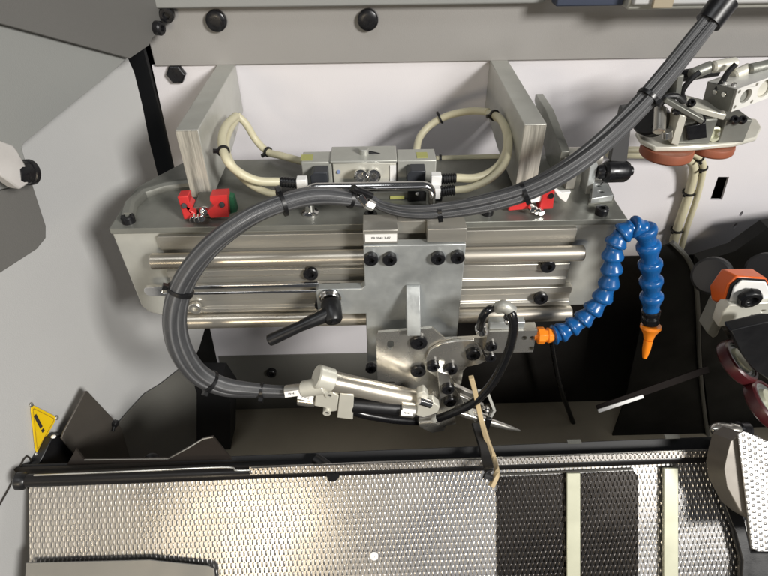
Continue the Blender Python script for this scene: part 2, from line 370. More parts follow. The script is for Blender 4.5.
# ------------------------------------------------------------------ warning triangle
tri = [SP(31, 406, .002), SP(55, 418, .002), SP(36, 452, .002)]
ws = thing('warning_triangle', 'yellow triangular warning plate riveted to the grey side wall', 'warning sign', tri[2])
cc = (tri[0]+tri[1]+tri[2])/3
def rtri(k, rr=.12):
    out = []
    T = [cc+(t-cc)*k for t in tri]
    for i in range(3):
        a, b, c = T[i-1], T[i], T[(i+1) % 3]
        for f in (0, .5, 1): 
            p0 = b+(a-b)*rr; p1 = b+(c-b)*rr; out.append((p0*(1-f)+p1*f)*.6+b*.4 if f == .5 else p0*(1-f)+p1*f)
    return out
MB().prism(rtri(1.12), SN*.001).build('plate', M_yellow, ws, bev=.0002)
e0, e1 = rtri(.93, .06), rtri(.89, .06)
MB().prismh([p+SN*.0011 for p in e0], [[p+SN*.0011 for p in e1]], SN*.0002).build('border', mat('dark_amber', (.30, .17, .02), .5), ws)
q0, q1 = SP(35, 415, .0034), SP(41.5, 427.5, .0034); q2, q3 = SP(42.3, 429.2, .0034), SP(43.6, 431.6, .0034)
MB().obox(q0, q1, .0034, .0003, SN).obox(q2, q3, .0032, .0003, SN).build('exclamation_mark', M_ink, ws)
for t in tri: MB().lathe(cc+(t-cc)*1.06+SN*.001, SN, [(0, .0022), (.0008, .0022), (.0016, .0012), (.0017, .0001)], 14).build('rivet', M_sheet, ws)
fl = thing('hooked_wire', 'thin bent wire lying along the grey side wall', 'wire', SP(0, 505, .002))
MB().tube([SP(u, v, .002) for u, v in ((-10, 522), (8, 490), (24, 459), (27, 456), (30, 458), (34, 468))], .0009, 8).build('wire', M_dark, fl)

# ================================================================== TOP BEAM ITEMS
tr = thing('overhead_rail', 'pale rail with a tan clip along the top right edge', 'rail', P(700, 8, .64))
z1 = P(700, 9, .64).z; x0 = P(627, 9, .64).x
MB().box(x0, .9, .64, .67, z1, z1+.012).build('rail_body', M_alul, tr, bev=.002)
MB().box(x0+.002, .9, .632, .6395, z1+.006, z1+.02).build('rail_lip', M_side, tr, bev=.002)
MB().box(P(653, 5, .627).x, P(673, 5, .627).x, .627, .6315, z1+.004, z1+.02).build('clip', mat('dull_tan_metal', (.42, .36, .26), .45, .3), tr, bev=.0008)
tb = MB().box(P(556, 3, .65).x, x0-.001, .65, .67, P(556, 7, .65).z, P(556, 7, .65).z+.015).build('cable_duct', mat('blue_black_plastic', (.04, .05, .08), .4), bev=.002)
tag(tb, 'short blue-black duct end at the top edge beside the pale rail', 'duct')
tb = MB().box(-.40, P(545, 3, .67).x, .672, .682, P(300, 7, .672).z, P(300, 7, .672).z+.03).build('top_flange', M_near, bev=.002)
tag(tb, 'long grey flange edge running across the top of the view', 'flange')

# ================================================================== BEAM
YB = .456; ZT = -.2855; ZL = -.393
XL, XR = -.247, .236
beam = thing('slide_beam', 'wide aluminium slide beam with two round rods bolted to its face', 'slide beam', (0, .5, ZL))
MB().prism([(XL, YB-.001, ZT-.006), (XR-.001, YB-.001, ZT-.006), (XR-.001, YB-.001, ZL+.004), (XR-.02, YB-.001, ZL), (XL+.02, YB-.001, ZL-.002), (XL+.008, YB-.001, ZL+.003), (XL+.003, YB-.001, ZL+.012)], (0, .012, 0)).build('face_plate', M_alu, beam, bev=.0012)
MB().prism([(XL, YB-.004, ZT), (XR, YB-.004, ZT), (XR, .535, ZT), (XR-.02, .59, ZT), (-.21, .59, ZT), (XL, .53, ZT)], (0, 0, -.0058)).build('top_flange', M_alug, beam, bev=.001)
MB().tube([P(u, v, .0)*0+PZ(u, v, ZT+.003) for u, v in ((128, 218), (131, 205), (143, 194), (165, 187), (190, 184))], .006, 10).build('rounded_lip', M_alug, beam)
def prof(x0, x1, zs):   # extruded aluminium profile: zs = list of (z, y) outline steps
    pts = [Vector((x0, y, z)) for z, y in zs]+[Vector((x0, YB-.0012, zs[-1][0])), Vector((x0, YB-.0012, zs[0][0]))]
    return MB().prism(pts, (x1-x0, 0, 0))
xa, xb = P(160, 245, .45).x, P(573, 245, .45).x
zc = P(370, 257, .441).z; print('rod1 z', zc)
za = lambda v: P(370, v, .447).z
prof(xa, xb, [(za(234), .449), (za(247), .449), (za(248), .452), (za(266), .452), (za(267), .446), (za(273), .446), (za(274), .448), (za(281), .448), (za(282), .4465), (za(288), .4465)]).build('upper_profile', M_alub, beam, bev=.0005)
MB().cyl((P(152, 263, .441).x, .441, zc), (P(584, 250, .441).x, .441, zc), .0078, bev=.15).build('upper_rod', M_warm, beam)
xc, xd = P(172, 305, .45).x, P(568, 300, .45).x
prof(xc, xd, [(za(291), .447), (za(297), .447), (za(298), .449), (za(304), .449), (za(305), .4465), (za(309), .4465)]).build('lower_profile', M_alub, beam, bev=.0005)
zd = P(370, 317, .446).z
MB().cyl((P(182, 322, .446).x, .446, zd), (P(571, 311, .446).x, .446, zd), .0083, bev=.15).build('lower_rod', M_warm, beam)
for u, v, m in ((311, 272, None), (547, 264.5, None), (322, 303, None), (540, 296.5, None), (196, 306, M_sheet)):
    bolt(beam, P(u, v, .4465), .0072 if m is None else .0068, h=.005, m=m)
bolt(beam, PZ(129, 222, ZT), .0065, (0, 0, 1), h=.007); bolt(beam, PZ(601, 214, ZT), .0062, (0, 0, 1), h=.007)
bolt(beam, PZ(371, 219, ZT), .0062, (0, 0, 1), h=.007); bolt(beam, PZ(487, 214, ZT), .006, (0, 0, 1), h=.006)
# slotted adjusting bar
sb = thing('slotted_bar', 'thin polished flat bar with a long slot and rounded end before the left rods', 'slotted bar', P(250, 290, .436))
zA = P(250, 289.5, .436).z; xA, xB = P(143, 289, .436).x, P(370, 288, .436).x
hh = .0056
MB().prismh(slot(((xA+xB)/2, .436, zA), hh, xB-xA-2*hh, (1, 0, 0), (0, 0, 1)), [slot(((xA+xB)/2+.004, .436, zA-.0004), .0021, xB-xA-.028, (1, 0, 0), (0, 0, 1))], (0, .004, 0)).build('bar', M_chrome, sb, bev=.0006)
MB().box(P(322, 285, .434).x, P(341, 285, .434).x, .4325, .4355, zA-.001, zA+.007).build('clamp_nut', M_oxide, sb, bev=.0006)

# ================================================================== MOUNTING BRACKETS
def bracket(x0, x1, zb, label, grp='plate brackets joining the beam to the wall'):
    t = thing('mounting_bracket', label, 'bracket', ((x0+x1)/2, .5, zb), grp)
    MB().prism([(x0, .689, -.2115), (x0, .50, -.2115), (x0, .50, zb), (x0, .59, zb), (x0, .689, -.268)], (x1-x0, 0, 0)).build('bracket_plate', M_alu, t, bev=.0008)
    MB().box(x0+.0006, x1-.0006, .4985, .5001, zb+.001, -.2122).build('sawn_edge', M_alubz, t)
    return t
bracket(-.181, -.160, -.281, 'milled aluminium bracket plate at the left end of the beam')
bracket(.138, .159, -.279, 'milled aluminium bracket plate at the right end of the beam')
t = thing('support_plate', 'slanting grey support plate behind the thick hose right of the right bracket', 'support plate', (.195, .55, -.285))
MB().prism([(.190, .66, -.242), (.190, .61, -.242), (.190, .535, -.256), (.190, .535, -.285), (.190, .58, -.285), (.190, .66, -.25)], (.009, 0, 0)).build('plate', M_alug, t, bev=.0006)
MB().cyl(P(555, 158, .56), P(600, 157, .56), .011).build('spacer_tube', M_alub, t)

# ================================================================== CARRIAGE
YC = .425
car = thing('carriage', 'zinc-grey carriage plate with a central rib riding on the beam', 'carriage', P(415, 330, YC))
def CP(u, v): return P(u, v, YC)
x0, x1 = CP(363.5, 250).x, CP(466, 245).x; zt_ = CP(415, 245).z; zb = P(415, 348, YC).z
zl1, zl2 = CP(345, 289).z, CP(345, 314).z; xl = CP(317, 300).x; xm = CP(364, 290).x
MB().prism([(x0, YC, zt_), (x1, YC, zt_), (x1, YC, zb), (x0, YC, zb-.02), (x0, YC, zl2), (xl+.002, YC, zl2), (xl, YC, zl2+.002), (xl, YC, zl1-.002), (xl+.002, YC, zl1), (x0-.003, YC, zl1), (x0, YC, zl1+.003)][:], (0, .010, 0)).build('front_plate', M_plate, car, bev=.0008)
ztb = P(415, 229, .428).z
xn0, xn1 = P(398, 235, .43).x, P(427, 235, .43).x
MB().box(x0, xn0, .427, .4535, zt_+.001, ztb).box(xn1, x1, .427, .4535, zt_+.001, ztb).box(xn0, xn1, .442, .4535, zt_+.001, ztb-.0005).build('top_block', M_alub, car, bev=.0006)
lb = MB().box(P(364, 238, .427).x+.001, P(398, 238, .427).x-.001, .4262, .4269, P(380, 241.5, .4262).z, P(380, 234.5, .4262).z).build('label_plate', M_white, car)
MB().text('PB 2041.3-07', Vector((P(381, 238, .426).x, .4260, P(380, 238, .426).z)), .0032, (1, 0, 0), (0, 0, 1)).build('label_text', M_ink, lb, fix=False)
for u, v in ((371, 257), (389.5, 257), (437.5, 256), (457, 255)): bolt(car, CP(u, v), .0066, h=.006)
bolt(car, P(371, 366, .43), .006)
# rib : triangular web whose front edge steps forward towards the bottom
xr0, xr1 = P(406, 300, .42).x, P(419.5, 300, .42).x
zr0, zr1 = P(412, 285, .424).z, P(418, 333, .40).z
MB().prism([(xr0, YC-.0003, zr0), (xr0, YC-.003, zr0), (xr0, .398, zr1+.012), (xr0, .396, zr1), (xr0, YC-.0003, zr1)], (xr1-xr0, 0, 0)).build('rib', M_plate, car, bev=.0006)
# clamping lever
lev = thing('clamping_lever', 'black clamping lever screwed to the left lug of the carriage', 'clamping lever', P(331, 310, .41))
hc = P(330.5, 297, YC-.001)
MB().cyl(hc, hc+Vector((0, -.003, 0)), .0105).cyl(hc+Vector((0, -.0032, 0)), hc+Vector((0, -.006, 0)), .0088).build('washer', M_chrome, lev)
he = P(334, 322, .398); hs_ = hc+Vector((0, -.0062, 0))
MB().lathe(hs_, he-hs_, [(0, .0085), (.004, .0098), ((he-hs_).length-.003, .0088), ((he-hs_).length, .007)], 24).build('hub', M_black, lev, bev=.0003)
la, lb_ = P(327, 314, .405), P(268, 341, .388)
MB().lathe(la, lb_-la, [(-.004, .006), (0, .0075), ((lb_-la).length*.45, .0052), ((lb_-la).length*.93, .0058), ((lb_-la).length*.98, .0055), ((lb_-la).length, .004)], 20).build('arm', M_black, lev)
MB().lathe(he, he-hs_, [(-.002, .0035), (.0015, .0035), (.0018, .0025)], 6).build('set_screw', M_oxide, lev)

# ================================================================== BENT MOUNTING PLATE AND CLAMPS
YS = .404
sp = thing('swivel_bracket', 'bent stainless bracket plate with slots bolted under the carriage rib', 'bracket', P(430, 380, YS))
def R_(u, v, Y=YS): return P(u, v, Y)
outer = [R_(u, v) for u, v in ((376, 336), (378, 332.5), (432, 328), (445, 339), (485, 337), (487, 345), (463, 371), (461, 384), (440, 392), (437, 402), (385, 392), (378, 388))]
MB().prismh(outer, [slot(R_(390.5, 345), .0032, .006, (0, 0, 1), (1, 0, 0)), slot(R_(391, 383.5), .0032, .003, (1, 0, 0), (0, 0, 1))], (0, .003, 0)).build('slotted_plate', M_sheet, sp, bev=.0005)
arm = [R_(u, v, YS-.004) for u, v in ((427, 371), (425, 360), (430, 350), (440, 344), (456, 341), (474, 340), (481, 349), (486, 361), (480, 364), (462, 368), (452, 378), (440, 380))]
MB().prism(arm, (0, .0035, 0)).build('curved_arm', M_sheet, sp, bev=.0007)
for u, v, r in ((418.5, 341, .0085), (418, 369.5, .0078)): bolt(sp, R_(u, v, YS), r, h=.004)
for u, v, r in ((433, 364, .0065), (450.5, 367, .0065), (472.5, 352, .0072)): bolt(sp, R_(u, v, YS-.0042), r, h=.0055)
# lower clamp block with two bolts, finger holder rails, hexagonal clear guide
cb = [R_(u, v, .392) for u, v in ((437, 371), (449, 374), (452, 384), (463, 400), (466, 411), (442, 422), (434, 425), (440, 402))]
MB().prism(cb, (0, .010, 0)).build('clamp_block', M_sheet, sp, bev=.0009)
for u, v in ((447.5, 386.5), (449.5, 399)): bolt(sp, R_(u, v, .392), .0068, h=.0055)
MB().obox(R_(453, 386, .395), R_(480, 398, .395), .005, .006).obox(R_(455, 394, .395), R_(482, 406, .395), .005, .006).obox(R_(455, 405, .395), R_(487, 416, .395), .004, .005).build('guide_rails', M_sheet, sp, bev=.0005)
hx = [R_(u, v, .387) for u, v in ((478, 392), (489, 393), (496, 411), (489, 423), (476, 424), (468, 412))]
hm = sum(hx, Vector())/6
MB().prismh(hx, [[hm+(p-hm)*.78 for p in hx]], (0, .004, 0)).build('guide_ring', M_ptfe, sp, bev=.0004)
bolt(sp, R_(485.5, 408, .386), .0042, m=M_chrome); bolt(sp, R_(482, 393, .386), .003, m=M_chrome)
MB().prism([R_(u, v, .385) for u, v in ((420, 423), (440, 420), (455, 416), (456, 424), (446, 426), (444, 431), (432, 433), (423, 429))], (0, .007, 0)).build('lower_bracket', M_sheet, sp, bev=.0006)
# pointed needle
nd = thing('pointed_needle', 'pointed steel needle sticking out right below the clamp block', 'needle', R_(490, 420, .388))
a, b = R_(456, 411.5, .39), R_(521, 431, .388); L = (b-a).length
MB().lathe(a, b-a, [(0, .0036), (L*.45, .0042), (L*.55, .0042), (L*.8, .003), (L*.97, .0012), (L, .0003)], 20).build('needle_body', M_sheet, nd)
# finger pair (tan and black)
fg = thing('stripping_finger', 'tan and black bent finger hanging down over the rail onto the tray', 'finger', R_(490, 488, .30))
def ribbon(px, w, th, Ys):
    pts = smooth([R_(u, v, Y) for (u, v), Y in zip(px, Ys)], 6); mb = MB()
    for i in range(len(pts)-1):
        pass
    vs = []; fs = []
    for i, p in enumerate(pts):
        d = (pts[min(i+1, len(pts)-1)]-pts[max(i-1, 0)]).normalized(); x = d.cross(Vector((0, 1, 0))).normalized(); y = x.cross(d)
        vs += [p-x*w/2-y*th/2, p+x*w/2-y*th/2, p+x*w/2+y*th/2, p-x*w/2+y*th/2]
    for i in range(len(pts)-1): fs += [(i*4+k, i*4+(k+1) % 4, i*4+4+(k+1) % 4, i*4+4+k) for k in range(4)]
    fs += [(3, 2, 1, 0), tuple(len(vs)-4+k for k in range(4))]
    return mb.add(vs, fs)
ribbon([(471, 377), (475, 392), (480, 415), (487, 440), (494, 460), (496.5, 473), (491, 487)], .0048, .005, [.372, .372, .368, .345, .325, .305, .295]).build('tan_finger', M_tan, fg, bev=.0006)
ribbon([(476, 424), (481, 440), (486, 458), (489, 472), (487, 480)], .0095, .003, [.368, .345, .322, .303, .297]).build('black_finger', M_black, fg, bev=.0005)
ribbon([(489, 418), (485, 430), (480, 438)], .006, .004, [.378, .378, .378]).build('black_tip', M_black, fg, bev=.0005)

# nozzle block at right end of the curved arm
nb_ = thing('nozzle_block', 'small silver nozzle block feeding the orange fitting', 'nozzle block', R_(515, 350, .40))
zt2, zb2 = R_(512, 331, .398).z, R_(512, 352.5, .398).z
xs0, xs1 = R_(486, 342, .398).x, R_(535, 342, .398).x
hcs = [(524, 338), (532, 338), (531, 348.5)]
MB().prismh([(xs0, .398, zt2), (xs1, .398, zt2), (xs1, .398, zb2), (xs0, .398, zb2)], [circ(R_(u, v, .398), .0028, (1, 0, 0), (0, 0, 1)) for u, v in hcs], (0, .012, 0)).build('block', M_sheet, nb_, bev=.0007)
MB().box(xs0+.002, xs1-.002, .4085, .4095, zb2+.002, zt2-.002).build('hole_backing', M_oxide, nb_)
for u, v in ((491, 345), (490, 356)): bolt(nb_, R_(u, v, .3979), .0055, h=.004)
MB().box(R_(489, 330, .40).x, R_(524, 330, .40).x, .4005, .409, zt2+.0003, zt2+.009).build('upper_lug', M_plate, nb_, bev=.0008)
def fitting(u, v, Y, ax, parent, sc=1, name='elbow_fitting', m=None):
    c = P(u, v, Y); return MB().lathe(c, ax, [(0, .0035*sc), (.003*sc, .0035*sc), (.003*sc, .0052*sc), (.008*sc, .0052*sc), (.009*sc, .0042*sc), (.011*sc, .0042*sc)], 12).build(name, m or M_chrome, parent)
fitting(482, 334, .395, R_(480, 326, .395)-R_(483, 335, .395), nb_)
fitting(510, 322, .392, R_(505, 305, .385)-R_(512, 324, .395), nb_)
# thin black air hoses
ah = thing('black_air_hose', 'glossy black air hose curving from the nozzle block down past the clamp block', 'air hose', R_(480, 380, .38))
pA = smooth([R_(u, v, Y) for u, v, Y in ((500, 309, .388), (507, 308, .382), (512, 315, .376), (513, 332, .372), (507, 355, .37), (493, 382, .37), (474, 402, .372), (452, 413, .375), (436, 419, .38))], 10)
MB().tube(pA, .0042, 16).build('hose', M_rubber, ah)
fitting(440, 417, .379, pA[-1]-pA[-4], ah, .9, 'end_fitting', M_ptfe)
ah = thing('black_air_hose', 'short black air hose arching between two silver elbows above the nozzle block', 'air hose', R_(490, 320, .38))
pA = smooth([R_(u, v, .390-.01*sin(i)) for i, (u, v) in enumerate(((480, 328), (482, 318), (488, 310), (497, 308), (505, 310)))], 8)
MB().tube(pA, .0036, 14).build('hose', M_rubber, ah)
MB().tube(smooth([R_(498, 308, .384), R_(504, 306, .38), R_(512, 311, .38)], 6), .0056, 16).build('elbow', M_alu, ah)
ah = thing('black_air_hose', 'black air hose passing under the silver cylinder to the lower bracket', 'air hose', R_(390, 415, .38))
pA = smooth([R_(u, v, .395) for u, v in ((344, 400), (355, 411), (380, 417), (405, 420), (428, 421))], 8)
MB().tube(pA, .0052, 16).build('hose', M_rubber, ah)
MB().cyl(R_(420, 422, .39), R_(438, 420, .386), .0058).build('end_fitting', M_sheet, ah)

# ================================================================== PNEUMATIC CYLINDERS
cy = thing('air_cylinder', 'silver round air cylinder with cream elbow and white tag, above its twin', 'air cylinder', R_(370, 390, .385))
a, b = R_(331, 381, .378), R_(417, 399.5, .388)
MB().cyl(a, b, .0104, .0098, bev=.06).build('barrel', M_warm, cy)
d = (b-a).normalized()
MB().cyl(a-d*.003, a+d*.001, .0116).build('collar', M_alu, cy)
MB().cyl(b-d*.001, b+d*.004, .0088).build('collar', M_alu, cy)
MB().cyl(R_(316, 376, .374), R_(333, 380.5, .376), .0118, .0115, bev=.12).build('elbow_head', M_cream, cy)
MB().cyl(R_(326, 385, .370), R_(303, 389, .374), .0088, .008, bev=.1).build('elbow_arm', M_cream, cy)
MB().cyl(R_(302, 389.5, .376), R_(286, 391, .378), .0062, .006, bev=.1).build('nut', M_sheet, cy)
def rib_tag(u0, v0, u1, v1, Y, txt, par, h=.0055):
    a, b = R_(u0, v0, Y), R_(u1, v1, Y); x = (b-a).normalized(); n = -FWD; y = n.cross(x).normalized(); n = x.cross(y).normalized(); c = (a+b)/2
    w = (b-a).length
    o = MB().prism([c-x*w/2-y*h/2, c+x*w/2-y*h/2, c+x*w/2+y*h/2, c-x*w/2+y*h/2], n*.0008).build('tag', M_white, par)
    MB().text(txt, c+n*.0009, h*.62, x, y).build('tag_text', M_ink, o, fix=False)
rib_tag(285, 394.5, 300, 392.5, .369, 'PH41', cy)
cy2 = thing('air_cylinder', 'black slim air cylinder with cream end blocks and white tag, under its silver twin', 'air cylinder', R_(370, 405, .385))
a, b = R_(352, 404, .376), R_(403, 408.5, .378)
MB().cyl(a, b, .0082).build('barrel', M_black, cy2)
hb = [R_(u, v, .370) for u, v in ((316, 395), (333, 392), (339, 396), (337, 411), (329, 412), (325, 408), (314, 406))]
MB().prism(hb, (0, .012, 0)).build('port_block', M_cream, cy2, bev=.001)
for u, v in ((329.5, 394.5), (327, 412)):
    c = R_(u, v, .3695); MB().lathe(c+Vector((0, .012, 0)), (0, -1, 0), [(0, .004), (.0135, .004), (.0135, .0022), (.004, .0022)], 20).build('screw_sleeve', M_cream, cy2)
    MB().cyl(c+Vector((0, .005, 0)), c+Vector((0, -.0002, 0)), .0021).build('sleeve_hole', M_ink, cy2)
MB().prism([R_(u, v, .369) for u, v in ((340, 393), (354, 395), (353, 420), (337, 418))], (0, .013, 0)).build('end_block', M_cream, cy2, bev=.0012)
MB().cyl(R_(315, 401, .376), R_(298, 399, .378), .0062, .006).build('nut', M_sheet, cy2)
rib_tag(298, 395.5, 313, 399, .369, 'PH42', cy2)
a, b = R_(400, 409, .374), R_(414, 411, .375)
MB().cyl(a, b, .0072).build('rod_nut', M_sheet, cy2)
rib_tag(401, 412.5, 413, 413.5, .366, 'PH43', cy2, .005)
MB().prism([R_(u, v, .376) for u, v in ((417, 394), (424, 391), (429, 397), (425, 402), (434, 402), (440, 407), (438, 413), (424, 418), (415, 415), (417, 404))], (0, .010, 0)).build('rod_clevis', M_cream, cy2, bev=.0016)
MB().cyl(R_(419, 400, .374), R_(431, 404, .374), .0045).build('clevis_pin', M_chrome, cy2)

# ================================================================== THICK GREY HOSES
h1 = thing('sleeved_hose', 'thick grey sleeved hose looping down at left to the cylinder tags', 'hose', P(230, 330, .38))
pH = smooth([P(u, v, Y) for u, v, Y in ((372, 203, .445), (347, 198, .440), (314, 196, .432), (280, 204, .420), (247, 219, .408), (212, 245, .396), (186, 278, .386), (175, 312, .378), (179, 345, .374), (196, 372, .376), (222, 386, .38), (252, 390, .382), (291, 392, .38))], 14)
for f, r in ((.245, .0108), (.53, .0108), (.80, .0105), (.945, .0078), (.075, .0082)):
    c, d = path_at(pH, f); tie(h1, c, d, r)
h2 = thing('sleeved_hose', 'thick grey sleeved hose sweeping from the beam centre up to the top right', 'hose', P(560, 180, .44))
pK = smooth([P(u, v, Y) for u, v, Y in ((372, 200, .452), (384, 207, .448), (408, 212, .44), (440, 211, .436), (482, 204, .434), (524, 192, .434), (562, 173, .436), (600, 145, .444), (636, 110, .455), (668, 73, .468), (696, 38, .48), (724, 2, .49))], 14)
for f, r in ((.275, .0068), (.46, .0084), (.765, .0090)): c, d = path_at(pK, f); tie(h2, c, d, r)
c, d = path_at(pK, .95); MB().lathe(c, d, [(0, .0105), (.02, .0108)], 24).build('sleeve_end', M_black, h2)
t = thing('hose_end_fitting', 'small silver fitting tied where the two grey hoses meet', 'fitting', P(365, 205, .44))
MB().cyl(P(359, 194, .436), P(367, 205, .438), .0038).cyl(P(366, 203, .437), P(374, 207, .437), .0046, n=6).build('fitting_body', M_chrome, t)
MB().cyl(P(353, 188, .434), P(372, 196, .44), .003).build('cable_tie', M_black, t)

def strands(parent, pts, r, n, k, off, tw, rf):
    N = len(pts); T_ = [(pts[min(i+1, N-1)]-pts[max(i-1, 0)]).normalized() for i in range(N)]
    x, _ = frame(T_[0]); X = []; Ls = [0]
    for i in range(N):
        x = (x-T_[i]*x.dot(T_[i])).normalized(); X.append(x.copy())
        if i: Ls.append(Ls[-1]+(pts[i]-pts[i-1]).length)
    for q in range(n):
        pp = []
        for i in range(N):
            y = T_[i].cross(X[i]); a = 2*pi*q/n+tw*Ls[i]; pp.append(pts[i]+(X[i]*cos(a)+y*sin(a))*r*off*rf(i/(N-1)))
        MB().tube(pp, r*k, 16, rf=rf).build('strand', M_sleeve, parent)
strands(h1, pH, .0104, 2, .74, .28, 6, lambda t: (.62+.38*min(1, t/.16) if t < .85 else 1-.28*min(1, (t-.85)/.12)))
strands(h2, pK, .0088, 4, .50, .52, 5, lambda t: .55+.45*min(1, max(0, (t-.05))/.3))
# ================================================================== CHROME HANDLE
hn = thing('grab_handle', 'chrome U-shaped grab handle standing on the beam flange', 'handle', P(370, 215, .475))
YH = .472
zA_ = P(370, 187, YH).z; xh0, xh1 = P(308, 190, YH).x, P(431, 190, YH).x; rr = .008
pts = [(xh0, YH, ZT), (xh0, YH, zA_-rr)]+[(xh0+rr-rr*cos(t), YH, zA_-rr+rr*sin(t)) for t in (pi/8, pi/4, 3*pi/8)]+[(xh0+rr, YH, zA_), (xh1-rr, YH, zA_)]+[(xh1-rr+rr*sin(t), YH, zA_-rr+rr*cos(t)) for t in (pi/8, pi/4, 3*pi/8)]+[(xh1, YH, zA_-rr), (xh1, YH, ZT)]
MB().tube(pts, .0046, 20).build('grip', M_chrome, hn)
for x in (xh0, xh1): MB().lathe((x, YH, ZT), (0, 0, 1), [(0, .0082), (.002, .0082), (.003, .006), (.0035, .005)], 24).build('foot', M_chrome, hn)

# ================================================================== VALVE MANIFOLD
va = thing('valve_manifold', 'cream and grey pneumatic valve block on the beam between the brackets', 'valve block', (0, .54, ZT))
Vx = lambda u: P(u, 172, .53).x
zv = -.262
MB().box(Vx(333), Vx(396), .53, .562, ZT, zv-.0005).build('valve_body', M_cream, va, bev=.001)
MB().box(Vx(331), Vx(397), .5285, .563, zv, zv+.0028).build('valve_cover', M_alul, va, bev=.0008)
MB().box(Vx(302), Vx(332), .531, .556, ZT, zv+.001).build('end_cap', M_alul, va, bev=.001)
MB().box(Vx(397.5), Vx(436), .531, .558, ZT, zv+.001).build('end_cap', M_alul, va, bev=.001)
MB().box(Vx(390), Vx(396), .5288, .5298, ZT+.003, zv-.003).build('label_strip', M_white, va)
MB().box(Vx(301), Vx(313), .535, .548, zv+.0011, zv+.0015).build('type_label', M_ylab, va); MB().box(Vx(417), Vx(428), .536, .549, zv+.0011, zv+.0015).build('type_label', M_ylab, va)
for u0, u1 in ((312, 329), (406, 424)): MB().prism([(Vx(u0), .512, ZT+.006), (Vx(u0), .512, zv-.005), (Vx(u0)+.004, .512, zv-.001), (Vx(u1), .512, zv-.001), (Vx(u1), .512, ZT+.006)], (0, .016, 0)).build('solenoid_coil', mat('slate_black_plastic', (.035, .038, .045), .4), va, bev=.0008)
for u in (361, 374):
    c = P(u, 178, .522); MB().lathe(c+Vector((0, .008, 0)), (0, -1, .35), [(0, .0062), (.005, .0062), (.0055, .0045), (.010, .0045), (.0105, .0072), (.017, .0068), (.0185, .005), (.016, .0026)], 20).build('push_fitting', M_chrome, va)
c = P(364, 153, .545); MB().cyl(c-Vector((0, 0, .004)), c+Vector((0, 0, .005)), .005).build('knob', M_alu, va); MB().tube(smooth([P(366, 152, .545), P(373, 153, .545), P(381, 155, .545)], 4), .0016, 8).build('black_clip', M_black, va)
MB().ball(P(350, 155, .552), .0026).ball(P(382, 155, .55), .0024).build('screw_heads', M_oxide, va)
MB().cyl(P(338.5, 172, .5295), P(338.5, 172, .5288), .002).build('blue_dot', mat('blue_ink', (.15, .2, .35), .5), va)
# terminal block under the handle
tm = thing('terminal_block', 'grey terminal block with black sockets below the chrome handle', 'terminal block', (0, .49, ZT))
Tx = lambda u: P(u, 200, .50).x
MB().box(Tx(322), Tx(441), .496, .512, ZT+.0002, ZT+.008).build('base', M_alug, tm, bev=.0008)
MB().box(Tx(407), Tx(441), .4905, .507, ZT+.0005, ZT+.014).build('socket_housing', M_black, tm, bev=.0008)
MB().box(Tx(283), Tx(326), .4905, .507, ZT+.0005, ZT+.013).build('socket_housing', M_black, tm, bev=.0008)
MB().box(Tx(390), Tx(404), .4945, .4955, ZT+.001, ZT+.0045).build('yellow_label', M_ylab, tm)
MB().box(Tx(340), Tx(362), .4945, .4955, ZT+.001, ZT+.006).build('black_panel', M_black, tm)
for u in (417, 318): MB().ball(P(u, 194, .489), .002).build('screw', M_chrome, tm)
def plug(u0, v0, u1, v1, Y, label, grp='ribbed cable plugs'):
    a, b = P(u0, v0, Y), P(u1, v1, Y); t = thing('cable_plug', label, 'plug', (a+b)/2, grp); L = (b-a).length; pr = []
    k = 6
    for i in range(k): pr += [(L*i/k, .0052), (L*(i+.55)/k, .0052), (L*(i+.6)/k, .0043), (L*(i+.98)/k, .0043)]
    MB().lathe(a, b-a, pr, 18).build('ribbed_boot', M_black, t); d = (b-a).normalized()
    MB().box(a.x-(.010 if b.x > a.x else 0), a.x+(0 if b.x > a.x else .010), Y-.005, Y+.005, a.z-.0055, a.z+.0055).build('white_shell', M_white, t, bev=.0008)
plug(441, 179, 456, 178, .498, 'upper black ribbed plug with white shell right of the handle')
plug(440, 192, 455, 190, .488, 'lower black ribbed plug with white shell right of the handle')
plug(297, 183, 280, 182, .498, 'black ribbed plug with white shell left of the handle')

# ================================================================== BEIGE CABLES
def cable(label, px, r=.0032, ties=(), n=8, grp='beige cables looping behind the beam'):
    pts = smooth([P(*q) for q in px], n); t = thing('beige_cable', label, 'cable', pts[len(pts)//2], grp)
    MB().tube(pts, r, 12).build('sheath', M_cable, t)
    for f in ties: c, d = path_at(pts, f); tie(t, c, d, r*1.35, .0022)
    return pts
cable('beige cable loop hanging from the left bracket, outer of the pair', ((236, 116, .585), (226, 126, .55), (222, 142, .515), (227, 160, .49), (240, 173, .49), (258, 181, .492), (280, 182, .498)), .0042, (.42,))
cable('beige cable loop hanging from the left bracket, inner of the pair', ((237, 118, .59), (229, 132, .55), (226, 146, .52), (231, 163, .50), (246, 181, .50), (266, 192, .497), (290, 196, .495)), .0036)
cable('beige cable running right from the left bracket to the valve', ((237, 115, .60), (246, 124, .60), (256, 140, .60), (268, 152, .59), (282, 156, .575), (304, 162, .556)), .0040, (.6,))
cable('beige cable arching left from the right bracket behind the valve', ((488, 112, .60), (472, 111, .62), (450, 115, .63), (432, 124, .63), (420, 137, .62), (416, 152, .60)), .0042, (.5,))
cable('beige cable looping right of the bracket down to the upper plug', ((488, 113, .60), (500, 119, .575), (507, 136, .54), (505, 155, .52), (494, 170, .505), (476, 178, .498), (456, 178, .498)), .0042, (.1,))
cable('beige cable looping right of the bracket down to the lower plug', ((490, 114, .60), (504, 124, .565), (509, 142, .53), (505, 163, .505), (490, 179, .492), (470, 188, .488), (455, 190, .488)), .0036)
cable('straight beige cable lying behind the valve below the right loop, upper one', ((436, 159, .585), (470, 158, .585), (500, 157, .585)), .0034, (.12,))
